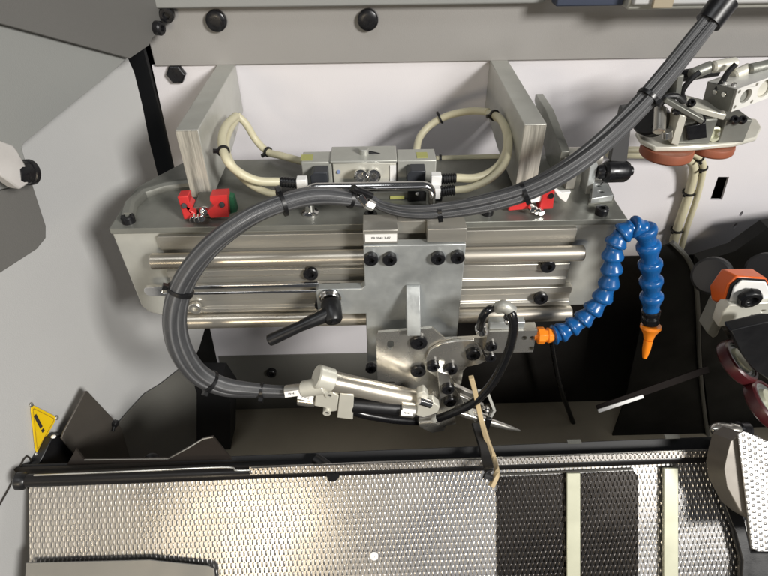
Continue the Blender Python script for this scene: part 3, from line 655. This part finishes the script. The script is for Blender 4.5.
cable('straight beige cable lying behind the valve below the right loop, lower one', ((436, 164, .58), (470, 163.5, .58), (500, 163, .58)), .0034)
cable('beige cable in the vertical pair on the right wall, left one', ((608, 153, .66), (640, 154, .665), (672, 155, .665), (688, 159, .67), (694, 170, .675), (688, 196, .68), (678, 226, .68), (670, 256, .68), (664, 285, .68)), .0062, (.62, .78))
cable('beige cable in the vertical pair on the right wall, right one', ((610, 150, .655), (644, 150, .66), (680, 151, .66), (697, 156, .665), (703, 168, .67), (697, 197, .675), (687, 227, .675), (679, 256, .675), (672, 285, .675)), .0042, (.42, .5))

# ================================================================== RED CLAMPS
def redclamp(pl, Y, label, mirror=False):
    t = thing('red_clamp', label, 'clamp', P(*pl['c'], Y), 'red shock clamps at the bracket feet')
    for poly in pl['p']: MB().prism([P(u, v, Y) for u, v in poly], (0, .012, 0)).build('jaw', M_red, t, bev=.001)
    for u, v in pl['s']: MB().cyl(P(u, v, Y-.001), P(u, v, Y-.001)+Vector((.001, -.006, 0)), .0032).build('screw', M_chrome, t)
    for u, v in pl['b']: MB().cyl(P(u, v, Y+.004), P(u, v, Y-.0015), .0026).build('pin', M_oxide, t)
    return t
t = redclamp({'c': (203, 215), 'p': [((177, 197), (188, 196), (189, 203), (193, 207), (190, 211), (196, 214), (195, 218), (184, 220)), ((210, 196), (227, 195), (229, 217), (211, 218), (207, 212), (214, 206), (210, 201))], 's': ((193.5, 217), (198, 217), (202, 216)), 'b': ((184, 206), (222, 205))}, .461, 'red clamp pair at the foot of the left bracket')
MB().box(P(193, 205, .47).x, P(213, 205, .47).x, .468, .497, ZT+.0003, ZT+.012).build('foot_block', M_alug, t, bev=.0008)
MB().prism([P(u, v, .468) for u, v in ((228, 196), (233, 198), (237, 212), (230, 214))], (0, .008, 0)).build('green_strip', M_green, t)
MB().ball(P(204, 211, .463), .0045).build('ball_screw', M_chrome, t)
t = redclamp({'c': (530, 205), 'p': [((509, 205), (522, 201), (531, 203), (530, 209), (508, 211)), ((543, 190), (550, 187), (555, 190), (553, 209), (538, 210), (541, 202))], 's': ((531, 207), (535, 209), (539, 210)), 'b': ((551, 196),)}, .466, 'red clamp pair with a white lip at the foot of the right bracket')
MB().prism([P(u, v, .468) for u, v in ((524, 200), (532, 196), (534, 191), (541, 190), (544, 199), (540, 202), (527, 204))], (0, .008, 0)).build('white_lip', M_white, t, bev=.001)
MB().prism([P(u, v, .475) for u, v in ((552, 188), (562, 193), (571, 192), (566, 203), (560, 199))], (0, .005, 0)).build('white_tab', M_white, t, bev=.0006)

# ================================================================== RIGHT: KNOB, ANGLE BRACKET
t = thing('angle_bracket', 'silver angle bracket with two holes on the right end of the beam', 'angle bracket', PZ(600, 205, ZT))
MB().prism([P(u, v, .50) for u, v in ((583, 206), (586, 190), (590, 165), (594, 158), (598, 165), (594, 186), (593, 203))], (0, .02, 0)).build('upright', M_plate, t, bev=.0008)
f0 = [PZ(u, v, ZT+.006) for u, v in ((590, 204), (592, 187), (604, 185), (612, 201))]
fc = sum(f0, Vector())/4
MB().prismh(f0, [circ(fc+Vector((-.002, -.006, 0)), .003, (1, 0, 0), (0, 1, 0)), circ(fc+Vector((-.001, .006, 0)), .003, (1, 0, 0), (0, 1, 0))], (0, 0, .006)).build('foot', M_plate, t, bev=.0006)
MB().prism([PZ(u, v, ZT+.0003) for u, v in ((588, 205), (590, 186), (605, 184), (613, 202))], (0, 0, .0055)).build('base_pad', M_alug, t)
MB().box(P(567, 180, .51).x, P(576, 180, .51).x, .51, .53, ZT+.0002, P(570, 166, .51).z).build('small_post', M_alub, t, bev=.0006)
t = thing('indexing_knob', 'black knob with an upright grey lever right of the hose', 'knob', P(616, 170, .50))
a, b = P(597, 172, .50), P(632, 171, .50)
L = (b-a).length
MB().lathe(a, b-a, [(0, .006), (.003, .0072), (.006, .0072), (.0065, .009), (.009, .0108), (L-.008, .0108), (L-.004, .0085), (L-.003, .005), (L, .0045)], 26).build('knob_body', M_oxide, t)
MB().prism([P(u, v, .50) for u, v in ((610, 162), (616, 130), (622, 108), (634, 106), (631, 130), (627, 163))], (0, .008, 0)).build('lever', mat('charcoal_lever', (.07, .07, .072), .45), t, bev=.0012)

# ================================================================== GRIPPER TOP RIGHT
gr = thing('gripper_head', 'gripper head with a twin-bore silver cylinder block above brown suction pads', 'gripper', P(700, 140, .55))
YG = .55
G = lambda u, v, Y=YG: P(u, v, Y)
zg = G(690, 138).z
gb = [PZ(u, v, zg) for u, v in ((636, 132), (640, 126), (655, 122), (735, 116), (757, 119), (762, 127), (757, 137), (735, 143), (690, 147), (655, 147), (641, 140))]
MB().prism(gb, (0, 0, -.005)).build('base_plate', M_cream, gr, bev=.0015)
for u, v, r, hgt in ((668, 146, .0262, .011), (713, 143, .022, .009)):
    c = PZ(u, v, zg-.0055); MB().lathe(c, (0, 0, -1), [(0, r*.97), (hgt*.3, r), (hgt*.8, r), (hgt, r*.93), (hgt, r*.5)], 36).build('suction_pad', M_brown, gr, bev=.0006)
MB().box(G(683, 125, .535).x, G(716, 125, .535).x, .535, .565, zg+.0002, zg+.026).build('grip_block', M_alug, gr, bev=.001)
MB().box(G(726, 125, .535).x, G(752, 125, .535).x, .537, .565, zg+.0002, zg+.024).build('grip_block', M_alug, gr, bev=.001)
MB().prism([G(u, v, .53) for u, v in ((671, 144), (680, 115), (687, 116), (678, 146))], (0, .02, 0)).build('front_strut', M_cream, gr, bev=.0008)
for u in (712, 723): MB().lathe(G(u, 133, .545), (0, -1, .2), [(0, .0075), (.006, .0075), (.0065, .0065), (.0065, .005), (.002, .004)], 24).build('ring', M_strip if u < 720 else M_white, gr)
MB().cyl(G(648, 118, .55), G(654, 121, .56), .017).build('round_body', M_black, gr)
MB().cyl(G(659, 132, .53), G(660, 108, .55), .006).cyl(G(667, 138, .53), G(667, 131, .53), .005).build('piston', M_sheet, gr)
MB().obox(G(664, 98, .54), G(702, 120, .53), .012, .005).build('slanted_arm', M_alug, gr, bev=.001)
MB().obox(G(683, 102, .56), G(722, 112, .55), .03, .006).build('mid_plate', M_cream, gr, bev=.001)
# twin-bore block (axis towards the viewer, turned)
fx, fz, fy = Vector((.97, .24, .07)).normalized(), Vector((-.1, .0, 1)).normalized(), None
fo = G(731, 112, .53); fx = (G(768, 98, .545)-G(731, 112, .53)).normalized(); fz = (G(738, 88, .53)-fo).normalized()
w, h = .062, .0225; dpt = (G(702, 103, .575)-G(731, 112, .53))
b1, b2 = fo+fx*.0135+fz*.0115, fo+fx*.036+fz*.012
MB().prismh([fo, fo+fx*w, fo+fx*w+fz*h, fo+fz*h], [circ(b1, .0068, fx, fz), circ(b2, .0088, fx, fz)]+[circ(fo+fx*a+fz*b, .0018, fx, fz, 10) for a, b in ((.003, .004), (.003, .019), (.0235, .003), (.0235, .02), (.047, .004), (.047, .019))], dpt).build('cylinder_block', mat('bright_anodised', (.80, .79, .75), .4, .15, .08, 60), gr, bev=.0007)
for q, r in ((b1, .0066), (b2, .0086)): MB().cyl(q+dpt*.12, q+dpt*.8, r).build('bore_plug', M_alug if r < .008 else M_cream, gr)
nrm = fx.cross(fz)
for k in (.25, .55):
    q = fo+fz*(h+.0002)+dpt*k+fx*.004
    MB().cyl(q, q+fz*.0025, .0026).build('screw', M_chrome, gr)
sd = [fo+dpt*.04-fx*.0006, fo+dpt*.96-fx*.0006, fo+dpt*.96+fz*h-fx*.0006, fo+dpt*.04+fz*h-fx*.0006]
MB().prism(sd, -fx*.001).build('side_cover', M_alug, gr)
for k in (.3, .6): q = fo+dpt*k+fz*h*.7-fx*.0017; MB().cyl(q, q-fx*.002, .0025).build('screw', M_chrome, gr)
for (u0, v0, u1, v1) in ((690, 75, 712, 66), (712, 67, 736, 63), (733, 76, 750, 68), (748, 70, 775, 64)):
    a, b = G(u0, v0, .57), G(u1, v1, .575); MB().cyl(a, b, .0058, bev=.3).build('hose_fitting', M_cream if u0 in (712, 733) else M_alug, gr)
MB().cyl(G(668, 78, .585), G(718, 70, .585), .006).build('dark_rod', M_black, gr)
MB().obox(G(664, 95, .57), G(668, 70, .57), .014, .006, (0, 1, 0)).obox(G(674, 97, .56), G(678, 73, .56), .006, .014, (0, 1, 0)).build('fork', M_alug, gr, bev=.0008)
MB().tube(smooth([G(660, 105, .54), G(666, 97, .54), G(676, 96, .54), G(684, 102, .54)], 5), .003, 10).build('black_wire', M_black, gr)

for u, v, Y in ((676, 112, .535), (690, 104, .545), (741, 121, .534), (733, 121, .534), (700, 121, .534), (655, 128, .54)):
    bolt(gr, G(u, v, Y), .0042, (0, -.6, .8), h=.004)
MB().prism([G(u, v, .531) for u, v in ((686, 127), (706, 123), (707, 138), (688, 141))], (0, .004, 0)).build('dark_plate', M_oxide, gr, bev=.0006)
MB().tube(smooth([G(u, v, .56) for u, v in ((700, 72), (690, 80), (682, 92), (684, 100))], 6), .0028, 10).build('black_wire', M_black, gr)
MB().tube(smooth([G(u, v, .558) for u, v in ((736, 64), (728, 72), (722, 82), (715, 92))], 6), .0028, 10).build('black_wire', M_black, gr)
# ================================================================== BLUE JOINTED COOLANT HOSE
bh = thing('jointed_coolant_hose', 'blue jointed coolant hose arched from the nozzle block to an orange nozzle', 'coolant hose', P(600, 320, .41))
bp_ = [(553, 335, .401), (559, 333.5, .402), (570, 327.5, .405), (581, 321, .407), (591, 311.5, .41), (601, 300, .413), (608, 286, .416), (611.3, 272, .418), (612, 258.5, .42), (614.5, 245, .422), (621, 234, .424), (632, 226.5, .425), (644, 228, .425), (648, 243, .424), (650, 261, .422), (651, 278, .42), (651.5, 294, .418), (651, 309, .416)]
W_ = [P(*q) for q in bp_]
for i in range(len(W_)-1):
    a, b = W_[i], W_[i+1]; d = b-a; L = d.length; s = .0100 if i < 12 else .0109
    MB().lathe(a-d*.06, d, [(0, s*.66), (L*.05, s*.88), (L*.12, s*.98), (L*.30, s*1.0), (L*.37, s*.95), (L*.66, s*.78), (L*.80, s*.70), (L*.95, s*.70), (L*1.08, s*.72), (L*1.2, s*.6)], 30).build('hose_link', M_blue, bh, ang=50)
a, b = P(651, 309, .416), P(650.5, 324, .414); d = b-a; L = d.length
MB().lathe(a, d, [(0, .0068), (L*.12, .0088), (L*.3, .0088), (L*.42, .0058), (L*.55, .0078), (L*.85, .0082), (L*1.0, .0062), (L*1.2, .005)], 28).build('black_adapter', M_rubber, bh)
n0, n1, n2 = P(651, 325, .413), P(648, 341, .408), P(644.5, 358, .404)
MB().lathe(n0, n1-n0, [(0, .0055), (.0002, .0098), (.003, .0100), (.007, .0075), (.011, .0055), (.0155, .0045)], 26).lathe(n1-(n2-n1)*.08, n2-n1, [(0, .0044), ((n2-n1).length*.55, .0040), ((n2-n1).length*.8, .0032), ((n2-n1).length*1.05, .0022)], 20).build('orange_nozzle', M_orange, bh)
a, b = P(534, 335.5, .401), P(555, 335, .401); d = b-a
MB().lathe(a, d, [(0, .0045), (.003, .0045), (.0032, .0085), (.0095, .0085), (.0098, .0065), (.012, .0065), (.0135, .0078), (.019, .0062)], 8).build('orange_fitting', M_orange, bh, bev=.0004)

# ================================================================== RIGHT DARK AREA
gd = thing('curved_guard', 'black guard sheet with a grey curved edge strip behind the orange nozzle', 'guard', P(698, 400, .60))
arc = [(672, 242), (687, 258), (695, 278), (698, 310), (699, 350), (702, 390), (707, 430), (714, 470)]
MB().prism([P(u, v, .61) for u, v in ((645, 262), (655, 250), (672, 243))+tuple(arc[1:])+((714, 520), (590, 520), (600, 470), (625, 400), (640, 330))], (0, .003, 0)).build('guard_sheet', mat('matt_black_paint', (.008, .008, .0075), .6, 0, .1, 20, spec=.15), gd)
pts = smooth([P(u, v, .606) for u, v in arc], 6)
MB().tube(pts, .0032, 8).build('edge_strip', mat('grey_edge', (.10, .10, .09), .5), gd)
gd2 = thing('machine_housing', 'dark machine housing filling the right side behind the orange clamp', 'housing', P(760, 420, .58))
MB().prism([P(u, v, .62) for u, v in ((700, 262), (735, 251), (768, 228), (860, 215), (1000, 600), (720, 520), (712, 440), (702, 360), (700, 300))], (0, .02, 0)).build('housing_and_shadow', mat('charcoal_paint', (.010, .010, .0095), .6, 0, .1, 20, spec=.2), gd2)  # dark sheet stands for structure and for shadow on the wall
for u, v, r in ((711, 276, .021), (764, 271, .02)): MB().cyl(P(u, v, .50), P(u+3, v-2, .53), r).build('round_knob', M_void, gd2)
MB().box(.56, .9, .28, .40, -.6, -.27).build('shade_caster', M_dark, gd2)  # unseen block added to cast shade on the lower right wall
cl = thing('orange_clamp', 'orange and white clamp head with a black screw at the right edge', 'clamp', P(735, 290, .42))
of = [P(u, v, .425) for u, v in ((722, 304), (728, 284), (737, 276), (766, 278), (772, 290), (768, 308))]
ob = [P(u, v, .45) for u, v in ((708, 287), (716, 274), (723, 268), (752, 269), (764, 277), (763, 300))]
ob2 = [P(u, v, .445) for u, v in ((711, 300), (709, 286), (721, 268.5), (751, 268), (766, 277), (764, 306))]
mb = MB(); n = 6
mb.add(of+ob2, [tuple(range(n)), tuple(reversed(range(n, 2*n)))]+[(i, (i+1) % n, (i+1) % n+n, i+n) for i in range(n)]); mb.build('orange_shell', M_ored, cl, bev=.0018)
fcn = sum(of, Vector())/6
MB().prism([fcn+(p-fcn)*.93+Vector((0, -.0015, 0)) for p in of], (0, .001, 0)).build('black_gasket', M_black, cl)
MB().prism([fcn+(p-fcn)*.84+Vector((.0006, -.004, .0003)) for p in of], (0, .0024, 0)).build('white_face', M_white, cl, bev=.0012)
MB().lathe(P(748, 295, .419), (0, -1, -.15), [(0, .0105), (.004, .0115), (.008, .010), (.0085, .006), (.005, .005)], 9).build('black_screw', M_black, cl, bev=.0006)
MB().prism([P(u, v, .43) for u, v in ((719, 308), (728, 304), (728, 312), (717, 336), (713, 338), (707, 333))], (0, .02, 0)).build('dark_leg', M_alug, cl, bev=.001)
ap = [P(u, v, .415) for u, v in ((723, 312), (730, 305), (800, 300), (800, 322), (760, 322), (746, 317), (738, 325), (718, 327))]
MB().prismh(ap, [circ(P(763, 311, .415), .0016, (1, 0, 0), (0, 0, 1), 10)], (0, .014, 0)).build('arm_plate', M_cream, cl, bev=.0012)
MB().prism([P(u, v, .41) for u, v in ((723, 330), (746, 328), (768, 362), (760, 366), (748, 365))], (0, .012, 0)).build('lower_arm', M_dark, cl, bev=.001)
MB().cyl(P(742, 322, .40), P(790, 365, .36), .012).build('dark_cylinder', M_black, cl)
MB().prism([P(u, v, .355) for u, v in ((730, 331), (768, 322), (800, 322), (800, 388), (786, 386), (768, 380), (752, 369), (740, 352))], (0, .012, 0)).build('arm_cover', M_black, cl, bev=.0015)
MB().obox(P(756, 366, .405), P(768, 362, .405), .002, .003).build('bright_edge', M_sheet, cl)
def ringlens(u, v, Y, R, label):
    c = P(u, v, Y); ax = (-FWD*.62+RGT*.5+UPV*.5).normalized(); t = thing('rubber_roller', label, 'roller', c, 'maroon rimmed rollers')
    MB().lathe(c, ax, [(0, R*.86), (.002, R*.97), (.006, R), (.011, R*.97), (.0125, R*.90), (.0125, R*.80), (.010, R*.79)], 44).build('rim', M_maroon, t)
    MB().lathe(c+ax*.0095, ax, [(0, R*.78), (.002, R*.78), (.0025, R*.7), (.0008, R*.66), (.0008, R*.58)], 40).build('inner_ring', mat('grey_ring', (.18, .19, .18), .3, .4), t)
    MB().lathe(c+ax*.0104, ax, [(0, R*.57), (.003, R*.5), (.0045, R*.3), (.005, .0001)], 32).build('pale_hub', M_strip, t)
ringlens(731, 365, .385, .0235, 'maroon rimmed roller nearer the orange clamp, upper of two')
ringlens(759, 407, .350, .0255, 'maroon rimmed roller beside the white embossed guard, lower of two')
# chrome bullet catch
t = thing('chrome_pin', 'chrome rounded locating pin at the right end of the rail', 'pin', P(725, 429, .36))
a, b = P(737, 430, .35), P(711, 429, .345); L = (b-a).length
MB().lathe(a, b-a, [(0, .0065), (L*.25, .0068), (L*.3, .0058), (L*.4, .0058), (L*.42, .0068), (L*.75, .0068), (L*.92, .0048), (L, .0012)], 24).build('pin_body', M_sheet, t)
MB().cyl(a, a+(a-b)*.4, .0085).build('socket', M_oxide, t)
# pointer blade
pb = thing('pointer_blade', 'dark flat blade with a white tip crossing the black guard', 'blade', P(650, 390, .50))
MB().obox(P(597, 408.5, .47), P(708, 369, .50), .0085, .0022, FWD).build('blade', mat('bronze_dark', (.010, .007, .006), .7, 0, spec=.1), pb)
MB().obox(P(598, 411, .467), P(643, 396, .477), .0042, .0022, FWD).build('white_tip', M_white, pb)
t = MB().tube(smooth([P(u, v, .64) for u, v in ((551, 330), (553, 350), (560, 385), (572, 420), (584, 450), (592, 480))], 8), .0042, 12).build('black_cable', M_rubber)
tag(t, 'black cable hanging below the nozzle block toward the rail', 'cable')

# ================================================================== TRAY AND RAIL
ZTR = -.50
TC = PZ(384, 470, ZTR)                       # the tray slopes down towards the viewer
TNv = (-FWD+Vector((.0, .0, .06))).normalized()
def T(u, v, h=0): d = ray(u, v); return d*((TC.dot(TNv)+h)/d.dot(TNv))
tray = thing('embossed_tray', 'tray of embossed stainless sheet across the bottom with darker insert sheets', 'tray', T(384, 560))
o0 = T(29, 490); dxn = (T(740, 461)-o0).normalized(); dyn = -TNv.cross(dxn).normalized()
if dyn.z > 0: dyn = -dyn
def Q(a, b, h=0): return o0+dxn*a+dyn*b+TNv*h       # a along the tray, b down towards the viewer, h above the sheet
def aof(u, v): return (T(u, v)-o0).dot(dxn)
def TU(p): q = p-o0; return (q.dot(dxn), q.dot(dyn))
eL = aof(742, 461)
def tsheet(name, pts, th, m, parent, bev=0):
    mb = MB().prism(pts, TNv*th); mb.uvf = TU; return mb.build(name, m, parent, bev)
tsheet('main_sheet', [Q(0, -.004), Q(eL, -.004), Q(eL, .30), Q(-.002, .30)], -.0012, M_emb, tray)
xe = 640
tsheet('dark_insert', [T(u, v, .0008) for u, v in ((497, 477.5), (633, 471), (638, 476), (637, 640), (497, 640))], .0012, M_embd, tray)
MB().obox(T(497, 475, .002), T(633, 469, .002), .0012, .002).build('insert_edge', M_sheet, tray)
for k, (ua, ub, w0) in enumerate(((565.5, 579, 472), (662, 676.5, 467))):
    so = thing('guide_strip', 'pale cream guide strip lying across the middle of the dark insert sheet' if k == 0 else 'pale cream guide strip lying on the bright embossed sheet beside the dark insert', 'guide strip', T((ua+ub)/2, 520), 'pale cream guide strips on the tray')
    MB().prism([T(ua, w0, .003), T(ub, w0, .003), T(ub, 640, .003), T(ua, 640, .003)], TNv*.004).build('strip', M_strip, so, bev=.0008)
    MB().box(*[f(q) for q in (0,) for f in ()] or (T(ua, 453+3*(1-k)).x, T(ub, 453).x, T(ua, w0-21).y, T(ua, w0-21).y+.004, T(ua, w0-21, .014).z, T(ua, w0-21, .014).z+.0015)).build('end_clip', M_alug, so)
MB().lathe(T(374, 556, .0002), TNv, [(0, .0042), (.0009, .0042), (.0014, .003), (.0014, .0012), (.0006, .001)], 20).build('button_screw', M_white, tray)
sm = thing('smooth_cover', 'smooth grey sheet with a rounded corner lying on the lower left of the tray', 'cover sheet', T(120, 570))
MB().prism([T(u, v, .008) for u, v in ((26, 563), (150, 560), (158, 561), (208, 566), (214, 569), (216, 590), (214, 640), (20, 640))], TNv*-.0015).build('sheet', mat('grey_satin_sheet', (.22, .215, .20), .45, .4, .1, 20), sm, bev=.0005)
# rail
rl = thing('tray_rail', 'long round black rail in front of the tray with a bright knurled lip', 'rail', (0, .33, ZTR+.01))
ra, rb = PZ(22, 481, ZTR+.012), PZ(738, 455, ZTR+.012)
MB().cyl(ra, rb, .0062, bev=.1).build('tube', mat('black_tube', (.010, .009, .009), .35, 0, .06, 50, spec=.3), rl)
dr = (rb-ra).normalized()
MB().lathe(ra-dr*.006, dr, [(0, .006), (.002, .0085), (.008, .0085), (.011, .0065)], 24).build('end_cap', M_black, rl)
lp0, lp1 = PZ(250, 471.5, ZTR+.022), PZ(736, 452.5, ZTR+.022)
lq0, lq1 = PZ(250, 467.5, ZTR+.022), PZ(736, 448.5, ZTR+.022)
M_kn = embossed('knurled_steel', (.26, .245, .23), .35, .0045, .0045, .0005)
MB().obox(lp0, lp1, .006, .0016, FWD).build('knurled_lip', M_kn, rl)
MB().obox(lq0, lq1, .0012, .003, FWD).build('bright_edge', M_sheet, rl)
MB().tube(smooth([PZ(u, v, ZTR+.018) for u, v in ((34, 475.5), (120, 472), (222, 467.5), (236, 470.5), (250, 470.5))], 6), .0009, 8).build('bright_wire_edge', M_sheet, rl)
MB().tube([PZ(u, v, ZTR+.014) for u, v in ((316, 459), (322, 463), (330, 469), (334, 478))], .0058, 14).build('black_clip', M_black, rl)
# black trough behind the rail (stands upright between rail and floor)
tf = thing('trough_wall', 'dark trough sheet under the rail at the tray back edge', 'trough', (0, .35, -.6))
MB().prism([PZ(10, 470, ZTR+.004), PZ(900, 440, ZTR+.004), PZ(900, 440, ZTR+.004)*1+Vector((0, .004, -.33)), PZ(10, 470, ZTR+.004)+Vector((0, .004, -.33))], (0, .003, 0)).build('trough_sheet', M_dark, tf)
MB().prism([Q(-.012, -.024, -.004), Q(eL+.02, -.024, -.004), Q(eL+.02, -.002, -.004), Q(-.012, -.002, -.004)], TNv*-.002).build('trough_floor', M_void, tf)
# dark plates left
p1 = thing('pointed_plate', 'pointed dark brown plate with a small catch standing by the left side wall', 'plate', P(90, 460, .42))
MB().prism([SP(u, v, .02) for u, v in ((84, 391), (86, 390.5), (120, 427), (133, 470), (85, 470), (60, 438), (63, 430))], SN*.002).build('sheet', mat('bronze_sheet', (.085, .076, .066), .4, .3, .1, 30, .2, 500), p1, bev=.0006)
MB().lathe(SP(114, 423, .0222), SN, [(0, .0045), (.004, .0045), (.005, .003)], 8).build('catch', M_black, p1)
MB().cyl(SP(114, 426, .024), SP(113, 431, .024), .002).build('catch_tail', M_black, p1)
p2 = thing('black_block', 'black angular block below the warning triangle', 'block', P(50, 460, .38))
MB().prism([SP(u, v, .012) for u, v in ((33, 476), (52, 438), (61, 434), (82, 452), (88, 476))], -SN*.0118).build('body', M_black, p2, bev=.001)
MB().ball(SP(53.5, 436.5, .013), .0022, (1.2, 1, .7)).build('white_button', M_white, p2)
p3 = thing('deflector_plate', 'dark notched deflector plate with a bright upper edge behind the rail', 'deflector', P(160, 460, .36))
dp = [(76, 449), (84, 460), (168, 459), (190, 447), (203, 439), (213, 437), (222, 448), (240, 469)]
Yd = .345
MB().prism([P(u, v, Yd) for u, v in dp+[(238, 474), (60, 478)]], (0, .0022, 0)).build('sheet', mat('dark_bronze_sheet', (.045, .037, .032), .35, .4, .1, 30), p3)
MB().tube([P(u, v, Yd-.0006) for u, v in dp[1:6]], .0006, 6).build('bright_edge', M_sheet, p3)
p4 = thing('gap_black', 'black fill standing for the dark gap under the left hose loop', 'bracket', P(205, 420, .60))
MB().prism([P(u, v, .60) for u, v in ((186, 386), (220, 386), (231, 402), (230, 475), (190, 475), (184, 420))], (0, .05, 0)).build('body', M_void, p4)  # black body puts the darkness of the gap into its colour
t = MB().ball(P(152, 459, .40), .007, (1.3, 1, 1)).build('black_button', M_black); tag(t, 'small black round button behind the notched deflector plate', 'button')

# right side guard: grey bracket with embossed white plate
gg = thing('side_guard', 'white embossed guard sheet on a brown-grey bracket at lower right', 'guard', P(745, 480, .30))
MB().prism([T(u, v, .05) for u, v in ((731, 440), (742, 432), (752, 522), (740, 512), (727, 488), (724, 470), (727, 455))], -TNv*.03).build('bracket', mat('brown_grey_paint', (.17, .15, .125), .45, .2, .08, 30), gg, bev=.001)
mb = MB().prism([T(u, v, .055) for u, v in ((738, 434), (744, 431), (840, 470), (840, 552), (758, 552), (752, 549))], -TNv*.002); mb.uvf = TU; mb.build('embossed_sheet', M_embv, gg, .0008)
t = thing('foot_and_reflection', 'dark foot and painted tray reflection below the embossed guard at the lower right corner', 'housing foot', T(745, 560))
MB().prism([T(u, v, .012) for u, v in ((728, 474), (745, 520), (752, 552), (800, 552), (800, 640), (738, 640), (742, 562), (734, 530), (722, 500))], TNv*-.008).build('foot', M_black, t, bev=.002)  # upper part paints dark reflections on the tray as a solid

# ------------------------------------------------------------------ tidy helper properties
for o in bpy.data.objects:
    if '_w' in o: del o['_w']
